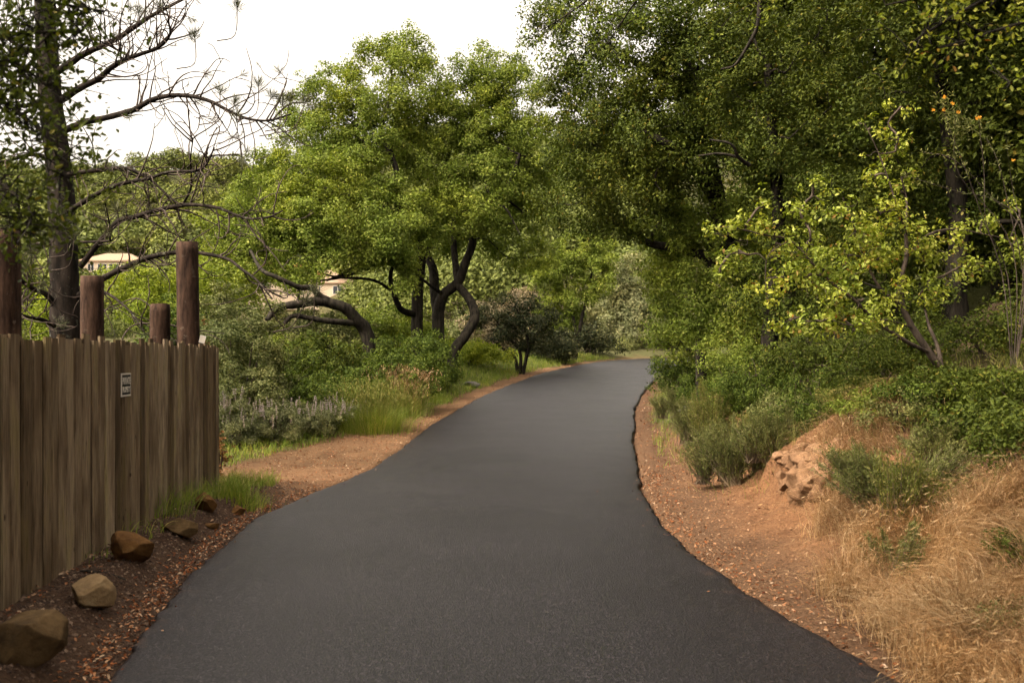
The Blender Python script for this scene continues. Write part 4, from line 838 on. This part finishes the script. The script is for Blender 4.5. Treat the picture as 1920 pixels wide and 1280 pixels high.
# fallen leaves along both edges
def litter(n, x0, x1, y0, y1, test, bag, L0=.018, L1=.042, lift=.006):
    P = cover(n, x0, x1, y0, y1, test); m_ = len(P); P[:, 2] += lift+rng.random(m_)*.012
    Ls = rng.uniform(L0, L1, m_); leaves(bag, P, rng.normal(size=(m_, 3))*.42+[0, 0, 1], Ls, Ls*.5, LEAF6); return m_
lb = Bag()
litter(26000, -3.6, -1.2, 3, 13, lambda x, y, sr, s2: (s2 > .0) & (rng.random(len(x)) < np.exp(-((s2-.13)/.12)**2)*np.interp(y, [3, 11, 13], [1, 1, .4])), lb)
litter(16000, -4.2, -2.0, 4, 12, lambda x, y, sr, s2: (s2 > .5) & (rng.random(len(x)) < np.interp(-x, [2.8, 3.2, 3.5], [.015, .4, .6])*np.interp(y, [5, 7.5, 9], [1, .6, .12])), lb)
litter(9000, -5, 6, 13, 40, lambda x, y, sr, s2: (s2 > 0) & (rng.random(len(x)) < np.exp(-(s2/.35)**2)*.8), lb, .03, .06)
litter(14000, 1.3, 3.6, 3, 14, lambda x, y, sr, s2: (sr > 0) & (rng.random(len(x)) < np.exp(-((sr-.12)/.22)**2)*.6+.03), lb)
litter(9000, 1.5, 6, 13, 34, lambda x, y, sr, s2: (sr > 0) & (sr < .7) & (rng.random(len(x)) < .55), lb, .03, .055)
litter(3500, -5, -1.2, 11.5, 22, lambda x, y, sr, s2: (s2 > 0) & (s2 < 3), lb, .02, .045)
tag(lb.build('leaf_litter', M['litter']), 'fallen rust and tan oak leaves along the asphalt edges', 'fallen leaves', kind='stuff')
lb = Bag()   # a few leaves blown on to the asphalt
P = []
x = rng.uniform(-3, 6, 9000); y = 3.5+rng.random(9000)**1.3*34; sr, s2 = sdist(x, y, REs), -sdist(x, y, LEs); dd = np.minimum(-sr, -s2)
k_ = (dd > 0) & (rng.random(9000) < np.exp(-dd/.10)*.8+.0015); m_ = k_.sum(); P = np.c_[x, y, Hr(y)+.03*np.sin(math.pi*np.clip(dd/4, 0, 1))+.012][k_]
leaves(lb, P, rng.normal(size=(m_, 3))*.3+[0, 0, 1], rng.uniform(.015, .035, m_), .013, LEAF6)
tag(lb.build('blown_leaves', M['litter']), 'scattered small leaves lying on the asphalt near its edges', 'fallen leaves', kind='stuff')
# clods and gravel
tet = np.array([[1, 0, -.3], [-.5, .87, -.35], [-.5, -.87, -.3], [.1, .1, .8], [.7, .5, .3], [-.6, .1, .35]]); tf_ = np.array([[0, 1, 4, 4], [0, 4, 3, 3], [1, 5, 3, 3], [1, 3, 4, 4], [1, 2, 5, 5], [2, 3, 5, 5], [0, 3, 2, 2]])
def clods(bag, P, s0, s1):
    n = len(P); S_ = s0+(s1-s0)*rng.random(n)**3; a = rng.uniform(0, 6.28, n); c_, s_ = np.cos(a), np.sin(a)
    tv = tet[None]*(1+rng.normal(size=(n, 6, 3))*.18)*S_[:, None, None]; Vx = tv[..., 0]*c_[:, None]-tv[..., 1]*s_[:, None]; Vy = tv[..., 0]*s_[:, None]+tv[..., 1]*c_[:, None]
    V = np.stack([Vx, Vy, tv[..., 2]*.8], -1)+P[:, None]; tris = tf_[:, :3]
    bag.add(V.reshape(-1, 3), (tris[None]+(np.arange(n)*6)[:, None, None]).reshape(-1, 3))
def cmat(name, st):
    m, t, b, out = mat(name); g = N_(t, 'NewGeometry'); r = ramp(t, g.outputs['Random Per Island'], st); t.links.new(r.outputs[0], b.inputs['Base Color']); b.inputs['Roughness'].default_value = .95; return m
M['clod'] = cmat('clod', [(0, (.12, .055, .022)), (.7, (.28, .135, .056)), (1, (.4, .25, .14))]); M['clod_dark'] = cmat('mulch', [(0, (.03, .016, .01)), (.7, (.12, .07, .042)), (1, (.24, .16, .11))])
cb_ = Bag(); clods(cb_, cover(17000, 1.4, 4.4, 3, 15, lambda x, y, sr, s2: (sr > .03) & (sr < 2.2)), .003, .020)
clods(cb_, cover(9000, -5, -1.3, 11, 22, lambda x, y, sr, s2: (s2 > .02) & (s2 < 2.4)), .004, .022)
tag(cb_.build('gravel', M['clod']), 'small clods and gravel on the orange dirt', 'gravel', kind='stuff')
cb_ = Bag(); clods(cb_, cover(42000, -3.9, -1.6, 3, 12.6, lambda x, y, sr, s2: (s2 > .04)), .004, .020)
P = cover(9000, -3.9, -1.6, 3, 12.6, lambda x, y, sr, s2: (s2 > .1)); m_ = len(P); P[:, 2] += .008
leaves(cb_, P, rng.normal(size=(m_, 3))*.3+[0, 0, 1], rng.uniform(.03, .08, m_), .004, LEAF4)
tag(cb_.build('mulch', M['clod_dark']), 'dark crumbly mulch between fence and asphalt', 'mulch', kind='stuff')

# ------------------------------------------------------------------ flowering sage in the hollow
for px, Y, w_, top, lab in [(440, 17.1, 1.2, 742, 'grey-green sage with pale flower spikes nearest the fence end'), (518, 17.6, 1.3, 745, 'broad flowering sage in the middle of the sage row'),
                            (600, 18.5, 1.2, 752, 'flowering sage with the densest pale spikes'), (660, 19.6, .9, 765, 'small flowering sage next to the tall tussock'), (475, 19.0, 1.5, 712, 'sage bush behind the front row of sage')]:
    root, els_, b_, hh = shrub('sage_bush', lab, 'bush', px, Y, w_, top, 'sage', sub_r=.12, per_m2=9, n_leaf=75, L=.045, W=.013, stems=9, group='sage bushes beside the pullout', lumps=8)
    g3 = Bag(); m_ = 45
    for q in range(m_):
        c_, r_ = els_[rng.integers(1, len(els_))]; d2 = nrm(rng.normal(size=3)+[0, -.3, 1.2]); p = c_+d2*r_*.95; ax = nrm(d2*.25+np.array([0, 0, 1])+rng.normal(size=3)*.12); Hs = rng.uniform(.10, .26)
        tube(g3, np.array([p, p+ax*Hs]), [.003, .002], 3)
        for z_ in np.arange(.02, Hs, .035):
            kk = 7; c2 = p+ax*z_; dr = nrm(rng.normal(size=(kk, 3))*[1, 1, .3]); leaves(g3, np.repeat(c2[None], kk, 0), rng.normal(size=(kk, 3)), .020, .015, LEAF4, dr)
    g3.build('flower_spike', M['spike'], root, False, b_)
shrub('dead_bush', 'bush of rust-coloured dead leaves at the foot of the fence end', 'bush', 410, 13.6, .34, 812, 'rust', sub_r=.07, per_m2=22, n_leaf=24, L=.04, W=.022, stems=9)
shrub('dead_vine', 'dead brown leafy sprig clinging to the tallest post', 'vine', 376, 12.5, .16, 575, 'rust', sub_r=.05, per_m2=14, n_leaf=12, L=.035, W=.02, stems=4)

# ------------------------------------------------------------------ shrubs on the bank
for px, Y, w_, top, lab, ns in [(1375, 12.2, .95, 790, 'grey-green sagebrush low on the bank nearest the asphalt', 210), (1440, 11.8, .9, 765, 'sagebrush above the squat outcrop block', 190), (1345, 14.2, .8, 725, 'small sagebrush behind the lowest one', 120),
                                (1665, 8.1, .75, 830, 'large wispy sagebrush over the dry grass', 260), (1755, 8.7, .8, 780, 'wispy sagebrush uphill from the large one', 210), (1715, 7.6, .5, 850, 'yellowish wispy shrub in front of the large sagebrush', 120),
                                (1665, 6.9, .22, 985, 'tiny grey-green sprig standing in the dry grass', 40), (1305, 15.8, .7, 748, 'feathery green shrub on the verge of the inner bend', 130), (1268, 19, .5, 728, 'feathery shrub at the tip of the inner bend', 110)]:
    wispy('sagebrush', lab, 'bush', px, Y, w_, top, 'sagebrush' if ns != 120 else 'strawgreen', n_st=int(ns*1.2), leaf_l=.032, group='wispy shrubs on the bank')
for px, Y, w_, top, mt, lab, Ls in [
        (1500, 12.6, 1.2, 712, 'sagebrush', 'fresh green small-leaved shrub above the sagebrush', .032), (1420, 14.0, 1.2, 672, 'green', 'green shrub at the foot of the small-leaved oak', .034),
        (1560, 11.6, 1.1, 672, 'green', 'green shrub between the straw tussock and the oaks', .034), (1350, 16.5, 1.2, 682, 'green', 'green shrub behind the pale grey rock', .036),
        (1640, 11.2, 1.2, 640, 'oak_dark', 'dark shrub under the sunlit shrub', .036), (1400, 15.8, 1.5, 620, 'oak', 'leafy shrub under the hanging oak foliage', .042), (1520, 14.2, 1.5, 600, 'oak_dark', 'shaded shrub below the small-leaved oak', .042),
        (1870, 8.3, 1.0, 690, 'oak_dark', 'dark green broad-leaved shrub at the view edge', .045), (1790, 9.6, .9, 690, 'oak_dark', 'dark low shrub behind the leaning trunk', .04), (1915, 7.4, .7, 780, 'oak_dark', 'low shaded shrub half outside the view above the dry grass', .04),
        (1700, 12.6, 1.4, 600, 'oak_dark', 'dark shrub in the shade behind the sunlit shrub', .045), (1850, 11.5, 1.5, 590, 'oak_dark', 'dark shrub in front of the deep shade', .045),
        (1720, 7.9, .45, 900, 'green', 'small fresh green herb at the base of the large sagebrush', .03), (1268, 23, .9, 690, 'olive', 'olive bush at the inner corner of the bend', .05),
        (1590, 10.9, .8, 735, 'strawgreen', 'half dry shrub at the top of the outcrop', .03), (1850, 9.2, .9, 770, 'oak', 'green shrub above the dry grass slope', .034), (1800, 9.8, 1.0, 745, 'oak_dark', 'dense dark shrub at the root of the leaning trunk', .036), (1750, 9.6, 1.0, 715, 'green', 'leafy green shrub just downhill of the leaning trunk', .034), (1890, 9.4, 1.2, 700, 'oak_dark', 'tall dark green shrub at the view edge above the slope', .04), (1660, 10.9, .9, 715, 'strawgreen', 'half dry shrub above the straw tussock', .032), (1925, 8.6, 1.0, 790, 'oak_dark', 'shaded shrub at the view edge between slope and thicket', .036), (1780, 8.9, .7, 800, 'sagebrush', 'grey-green shrub between tussock and slope', .028), (1610, 9.95, .7, 735, 'oak', 'yellow-green low shrub over the straw tussock', .034), (1690, 9.5, .7, 745, 'sagebrush', 'grey-green low shrub just above the straw tussock', .03), (1555, 10.9, .8, 745, 'green', 'low green shrub between outcrop and oaks', .03), (1620, 11.4, .9, 715, 'oak', 'leafy low shrub right above the straw tussock', .034), (1600, 12.2, 1.1, 690, 'oak_dark', 'dark shrub uphill of the outcrop', .036), (1285, 21, 1.3, 655, 'green', 'green bush beside the thin brown oak trunk', .05), (1895, 6.3, .2, 1015, 'green', 'little green weed in the dry grass at the view edge', .03), (1905, 5.6, .24, 1150, 'sagebrush', 'dark green weed near the bottom corner', .03)]:
    k_ = Ls/.04
    shrub('bush', lab, 'bush', px, Y, w_, top, mt, sub_r=.13*k_, per_m2=8/k_**2, n_leaf=75, L=Ls, W=Ls*.5, stems=7, lumps=7, tm=LEAF4)

# --- the sunlit shrub oak leaning over the bank
KS = 1.25; bs = b0(1786, 8.7*KS); Y0 = 8.7
_at = at
def at(px, py, Y): return _at(px, py, Y*KS)
limbs = [([bs]+Q((1782, 728, 8.7), (1768, 700, 8.65), (1742, 660, 8.6), (1712, 615, 8.6), (1693, 575, 8.6), (1688, 530, 8.6), (1700, 480, 8.6), (1698, 430, 8.6), (1700, 380, 8.7), (1690, 330, 8.7)), .052, .010),
         (Q((1768, 700, 8.65), (1758, 650, 8.7), (1742, 610, 8.8), (1735, 580, 8.9)), .026, .012),
         (Q((1742, 660, 8.6), (1700, 640, 8.4), (1640, 600, 8.3), (1600, 560, 8.2), (1560, 530, 8.2), (1520, 490, 8.2), (1480, 450, 8.2), (1430, 440, 8.1), (1390, 430, 8.1), (1340, 425, 8.1)), .024, .005),
         (Q((1693, 575, 8.6), (1650, 540, 8.5), (1620, 480, 8.5), (1600, 420, 8.5), (1580, 370, 8.5)), .018, .005),
         (Q((1698, 430, 8.6), (1680, 380, 8.5), (1660, 320, 8.5), (1640, 270, 8.5), (1620, 230, 8.5)), .013, .004),
         (Q((1700, 480, 8.6), (1740, 440, 8.7), (1790, 430, 8.8), (1850, 440, 8.9), (1900, 450, 8.9)), .014, .004),
         (Q((1480, 450, 8.2), (1440, 480, 8.1), (1436, 540, 8.1), (1440, 570, 8.1)), .007, .003), (Q((1712, 615, 8.6), (1660, 600, 8.3), (1600, 610, 8.1), (1560, 600, 8.0)), .012, .004)]
els = [E(1345, 430, 8.1, 32, 22), E(1400, 420, 8.1, 40, 28), E(1385, 470, 8.15, 30, 22), E(1430, 380, 8.2, 22, 20), E(1455, 455, 8.2, 46, 36), E(1435, 550, 8.1, 26, 26), E(1350, 510, 8.1, 20, 14), E(1520, 450, 8.2, 46, 40), E(1510, 520, 8.2, 48, 36),
       E(1525, 350, 8.4, 36, 22), E(1580, 400, 8.4, 44, 44), E(1590, 480, 8.4, 48, 46), E(1650, 400, 8.5, 44, 52), E(1640, 330, 8.5, 36, 34), E(1632, 240, 8.5, 40, 26), E(1680, 275, 8.6, 34, 28), E(1655, 480, 8.5, 46, 46), E(1560, 560, 8.1, 44, 38), E(1530, 600, 8.0, 40, 30),
       E(1620, 560, 8.2, 46, 38), E(1690, 550, 8.4, 40, 40), E(1730, 480, 8.7, 44, 44), E(1740, 540, 8.7, 40, 36), E(1790, 440, 8.8, 44, 34), E(1840, 415, 8.9, 44, 26), E(1900, 460, 8.9, 36, 24), E(1480, 600, 8.0, 30, 22), E(1600, 620, 8.1, 36, 26), E(1690, 360, 8.7, 26, 40), E(1690, 200, 8.6, 40, 10), E(1905, 390, 8.9, 24, 26), E(1550, 500, 8.2, 50, 50), E(1620, 440, 8.4, 50, 50), E(1700, 450, 8.6, 50, 50), E(1470, 520, 8.1, 40, 40), E(1800, 500, 8.8, 60, 40), E(1580, 600, 8.2, 60, 40), E(1660, 600, 8.3, 50, 40), E(1500, 400, 8.3, 40, 30)]
make_tree('shrub_oak', 'sunlit yellow-green shrub oak leaning out from the bank on a thin crooked trunk', 'tree', bs, limbs, els, 'oak_lit', 'bark_grey', sub_r=.10, per_m2=19, n_leaf=22, L=.047, W=.029, tm=LEAF6, thick=.010, limbsides=8, shell=.25, dens=1.45, dens2=1.25, twig_every=2)
def at(px, py, Y): return _at(px, py, Y)
# --- orange-flowered bush monkeyflower behind it
mb = b0(1900, 10.2); root = empty('flowering_shrub', mb, 'tall thin-stemmed shrub with orange flowers against the deep shade', 'shrub'); tb, lb, ob = Bag(), Bag(), Bag()
for pts in [[(1880, 520), (1840, 400), (1800, 290), (1780, 240), (1766, 190)], [(1890, 520), (1850, 420), (1845, 320), (1835, 225)], [(1920, 540), (1890, 380), (1870, 300), (1850, 260)], [(1930, 500), (1900, 360), (1885, 250)],
            [(1920, 440), (1860, 370), (1790, 300), (1730, 285)], [(1900, 470), (1800, 330), (1790, 250), (1795, 215)], [(1925, 470), (1870, 380), (1800, 360), (1700, 330)]]:
    Pp = smooth_path([mb]+Q(*[(a, b_, 10.2+rng.uniform(-.15, .15)) for a, b_ in pts]), 5); tube(tb, Pp, np.linspace(.007, .002, len(Pp)), 4)
    k2 = np.arange(len(Pp)//2, len(Pp)); p = np.repeat(Pp[k2], 7, 0)+rng.normal(size=(len(k2)*7, 3))*.015; leaves(lb, p, rng.normal(size=p.shape)+[0, 0, .5], .055, .010, LEAF4, rng.normal(size=p.shape)+[0, 0, .6])
for px, py in [(1766, 188), (1782, 212), (1802, 240), (1790, 232), (1822, 235)]:
    c_ = at(px, py, 10.2); p = c_+rng.normal(size=(60, 3))*.06; leaves(lb, p, rng.normal(size=p.shape)+[0, 0, .5], .055, .012, LEAF4, rng.normal(size=p.shape)+[0, 0, .6])
for px, py in [(1771, 182), (1786, 194), (1770, 206), (1750, 206), (1797, 210), (1831, 222), (1837, 220), (1900, 300)]:
    c_ = at(px, py, 10.1); ob = Bag(); kk = 7; dr = nrm(np.c_[np.cos(np.arange(kk)*.9), -.5+0*np.arange(kk), np.sin(np.arange(kk)*.9)]); leaves(ob, np.repeat(c_[None], kk, 0), rng.normal(size=(kk, 3))*.3+[0, -1, .2], .022, .017, LEAF6, dr); ob.build('flower', M['orange'], root, False, mb)
tb.build('stem', M['pinetwig'], root, True, mb); lb.build('foliage', M['sagebrush'], root, False, mb)
# --- small yellow-flowered herb at the inner bend
for px, py in [(1313, 724), (1321, 731), (1317, 737), (1330, 728), (1283, 768), (1300, 765)]:
    c_ = at(px, py, 16.8); g0 = np.array([c_[0], c_[1], gz(c_[0], c_[1])]); root = empty('wildflower', g0, 'small yellow wildflower on the grassy inner bend', 'flower', 'yellow wildflowers at the inner bend'); tb, ob = Bag(), Bag()
    c_[2] = max(c_[2], g0[2]+.12); tube(tb, smooth_path([g0, (g0+c_)/2+[.01, 0, 0], c_], 3), .003, 3)
    kk = 8; dr = rng.normal(size=(kk, 3)); leaves(ob, np.repeat(c_[None], kk, 0), rng.normal(size=(kk, 3))+[0, -1, .4], .03, .022, LEAF4, dr)
    tb.build('stem', M['grass'], root, True, g0); ob.build('flower', M['yellow'], root, False, g0)

# ------------------------------------------------------------------ the half bare pine behind the fence
YP = 14.5; pb = b0(128, YP); root = empty('pine_tree', pb, 'half bare pine with lichened dark trunk and curling twigs behind the fence', 'tree')
tb, wb, nb, cb2 = Bag(), Bag(), Bag(), Bag()
Pp = smooth_path([pb]+Q((124, 640, YP), (120, 520, YP), (116, 400, YP), (106, 280, YP), (92, 160, YP), (86, 60, YP), (80, -80, YP), (70, -250, YP)), 8)
tube(tb, Pp, np.linspace(.23, .115, len(Pp)), 18, .07)
BR = [([(100, 140), (157, 102), (216, 75), (279, 33), (341, 0), (420, -40)], .055, 14.2, 9), ([(108, 192), (148, 166), (184, 148), (210, 126), (246, 108), (295, 90), (318, 66), (316, 40)], .058, 14.0, 12), ([(246, 108), (203, 85), (170, 70)], .02, 14.0, 3),
      ([(115, 248), (157, 230), (203, 220), (249, 207), (279, 190), (315, 180), (354, 180), (394, 190), (433, 210), (466, 223), (505, 226), (545, 214)], .052, 13.6, 15),
      ([(115, 330), (138, 325), (197, 318), (239, 316), (279, 335), (315, 367), (341, 387)], .04, 13.8, 8), ([(112, 405), (138, 390), (187, 361), (230, 344), (279, 335), (315, 323), (367, 320), (387, 308), (402, 277)], .042, 13.4, 9),
      ([(150, 500), (216, 420), (253, 407), (294, 394), (336, 386), (367, 384), (412, 391), (461, 409), (503, 407), (530, 395)], .045, 13.2, 10), ([(140, 560), (190, 524), (242, 498), (281, 482), (331, 473), (372, 474), (425, 485), (451, 503), (482, 526), (510, 560)], .05, 13.0, 9),
      ([(341, 387), (358, 350), (357, 300), (362, 260)], .018, 13.6, 3), ([(100, 300), (60, 290), (20, 300), (-40, 310)], .04, 14, 5), ([(110, 450), (60, 460), (20, 450), (-30, 470)], .05, 13.6, 6), ([(112, 590), (90, 555), (60, 540), (30, 520), (-20, 500)], .05, 13.4, 5),
      ([(118, 620), (80, 600), (40, 590), (-10, 560)], .04, 13.2, 4), ([(80, 100), (40, 90), (0, 60), (-40, 30)], .045, 14.2, 6), ([(90, 180), (50, 200), (0, 190)], .03, 14, 4), ([(85, 40), (120, 10), (170, -30)], .04, 14, 4), ([(150, 540), (200, 550), (240, 580), (270, 620)], .028, 13.2, 5), ([(120, 455), (200, 452), (206, 447), (205, 420), (197, 380)], .02, 13.3, 3)]
def curl(p, d, L, r):
    n = 12; P = [p]; ax = nrm(rng.normal(size=3)); w0 = rng.uniform(-1, 1)*2.6/n*1.3; d = nrm(d)
    for i in range(n):
        a = w0*(.4+1.2*i/n); c_, s_ = math.cos(a), math.sin(a); d = d*c_+np.cross(ax, d)*s_+ax*(ax@d)*(1-c_); d = nrm(d+rng.normal(size=3)*.10+[0, 0, .03]); P.append(P[-1]+d*L/n)
    P = np.array(P); tube(wb, P, np.linspace(r*1.2, .0045, n+1), 4); return P, d
def tuft(p, d, n=46, L=.15):
    T = nrm(d)[None]+rng.normal(size=(n, 3))*.55; leaves(nb, np.repeat(p[None], n, 0)-nrm(d)*rng.random((n, 1))*.09, rng.normal(size=(n, 3)), L*rng.uniform(.7, 1.2, n), .0065, LEAF4, T)
for pts, r0, Yb, nt_ in BR:
    k_ = len(pts); Pp = smooth_path([at(a, b_, YP+(Yb-YP)*i/(k_-1)*1.0) for i, (a, b_) in enumerate(pts)], 6); tube(tb, Pp, np.linspace(r0, max(.008, r0*.22), len(Pp)), 7, .10)
    T = nrm(np.gradient(Pp, axis=0))
    for q in range(int(nt_*2.6)):
        i = rng.integers(len(Pp)//6, len(Pp)); sd = nrm(np.cross(T[i], rng.normal(size=3))); d = T[i]*.7+sd*.9; L = rng.uniform(.35, 1.25)
        C_, dd_ = curl(Pp[i], d, L, .008+.004*rng.random())
        for z in range(rng.integers(0, 3)):
            j = rng.integers(3, len(C_)-1); C2, d2_ = curl(C_[j], rng.normal(size=3)+dd_, L*rng.uniform(.3, .6), .005)
            if rng.random() < .22: tuft(C2[-1], d2_, 16, .07)
        if rng.random() < .14: tuft(C_[-1], dd_)
for px, py, Yb, d in [(485, 158, 13.5, (.1, 0, 1)), (512, 178, 13.5, (.6, 0, .8)), (440, 190, 13.5, (.3, 0, 1)), (413, 168, 13.5, (.1, 0, 1)), (545, 182, 13.5, (.3, 0, 1)), (574, 188, 13.4, (.5, 0, 1)), (530, 190, 13.5, (.2, 0, 1)), (365, 64, 13.7, (0, 0, 1)), (455, 300, 13.3, (.2, 0, -1)),
                      (300, 12, 14, (0, 0, 1)), (260, 20, 14, (.2, 0, 1)), (445, 12, 13.7, (.1, 0, 1)), (220, 392, 13.2, (0, 0, 1)), (105, 395, 13.0, (.2, -.2, 1)), (120, 415, 13, (0, -.3, 1)), (75, 440, 13, (-.3, 0, 1)), (60, 470, 13, (-.4, 0, .8)), (140, 440, 13, (.2, 0, 1)), (50, 500, 13, (0, 0, 1)), (575, 560, 12.8, (.5, 0, .8)), (590, 545, 12.8, (.1, 0, 1)), (20, 440, 13, (0, 0, 1))]:
    p = at(px, py, Yb); q = p+nrm(np.array(d, float))*-.35+[0, 0, -.05]; C_ = smooth_path([q+[-.25, 0, -.08], q, p], 4); tube(wb, C_, np.linspace(.009, .006, len(C_)), 4); tuft(p, np.array(d, float), 95, .19)
tb.build('trunk', M['pinebark'], root, True, pb); wb.build('twig', M['pinetwig'], root, True, pb); nb.build('needles', M['needle'], root, False, pb)

# ------------------------------------------------------------------ near out-of-focus boughs hanging into the top corners
def bough(label, start, paths, mt, n_cl, nl, L, spread=.09):
    root = empty('leafy_branch', start, label, 'branch'); tb, lb = Bag(), Bag(); nodes = []
    for pts in paths:
        Pp = smooth_path([start]+Q(*pts), 5); tube(tb, Pp, np.linspace(.016, .004, len(Pp)), 5); nodes += list(Pp[len(Pp)//4:])
    nodes = np.array(nodes); k2 = rng.integers(0, len(nodes), n_cl); S_ = nodes[k2]+rng.normal(size=(n_cl, 3))*spread
    for a, b_ in zip(nodes[k2], S_): tube(tb, np.array([a, (a+b_)/2+rng.normal(size=3)*.01, b_]), [.004, .003, .002], 3)
    P = np.repeat(S_, nl, 0); P = P+rng.normal(size=P.shape)*.035; leaves(lb, P, rng.normal(size=P.shape)*.8+[0, 0, .6], L*rng.uniform(.6, 1.2, len(P)), L*.5, LEAF6)
    tb.build('twig', M['bark'], root, True, start); lb.build('foliage', M[mt], root, False, start)
bough('blurred leafy oak bough hanging close in front of the pine', at(-260, -60, 4.6), [[(-60, 60, 4.6), (60, 60, 4.5), (150, 60, 4.4)], [(-60, 150, 4.6), (20, 200, 4.5), (90, 260, 4.4), (120, 330, 4.4)], [(-100, 250, 4.6), (0, 340, 4.5), (60, 400, 4.4), (20, 430, 4.4)],
       [(-30, -40, 4.6), (80, 0, 4.5), (190, 20, 4.5)], [(-60, 100, 4.5), (30, 120, 4.5), (100, 170, 4.5)]], 'oak_dark', 480, 9, .036, .10)
bough('blurred dark oak bough with yellowing leaves hanging into the upper corner above the orange flowers', at(2200, -200, 5.2), [[(2000, -40, 5.2), (1850, 0, 5.1), (1740, 60, 5), (1700, 90, 5)], [(2000, 60, 5.2), (1950, 130, 5.1), (1880, 160, 5)], [(1980, -60, 5.2), (1800, -20, 5), (1660, 10, 5)], [(2000, 0, 5.2), (1860, 60, 5.1), (1760, 90, 5)]],
       'oak_lit', 90, 8, .034)
bough('oak bough reaching from overhead into the top of the arching crown', at(1300, -420, 7.5), [[(1200, -150, 8), (1120, -20, 8.5), (1060, 30, 9), (1010, 60, 9)], [(1250, -100, 8.2), (1180, 20, 8.8), (1140, 80, 9)], [(1380, -100, 8), (1420, -10, 8.5), (1400, 40, 9)]], 'oak', 100, 10, .045, .16)


# ------------------------------------------------------------------ the air
hb = Bag(); hb.add(*boxv(-1300, 1300, -120, 1600, float(V[:, 2].min()) if False else -60, 200)); 
m, t, b, out = mat('haze'); t.nodes.remove(b); pv = N_(t, 'VolumePrincipled', Density=.0034, Anisotropy=.3); pv.inputs['Color'].default_value = (.95, .93, .88, 1)
t.links.new(pv.outputs[0], out.inputs['Volume']); hz = hb.build('haze', m); tag(hz, 'thin pale haze in the air over the valley', 'haze', kind='stuff')
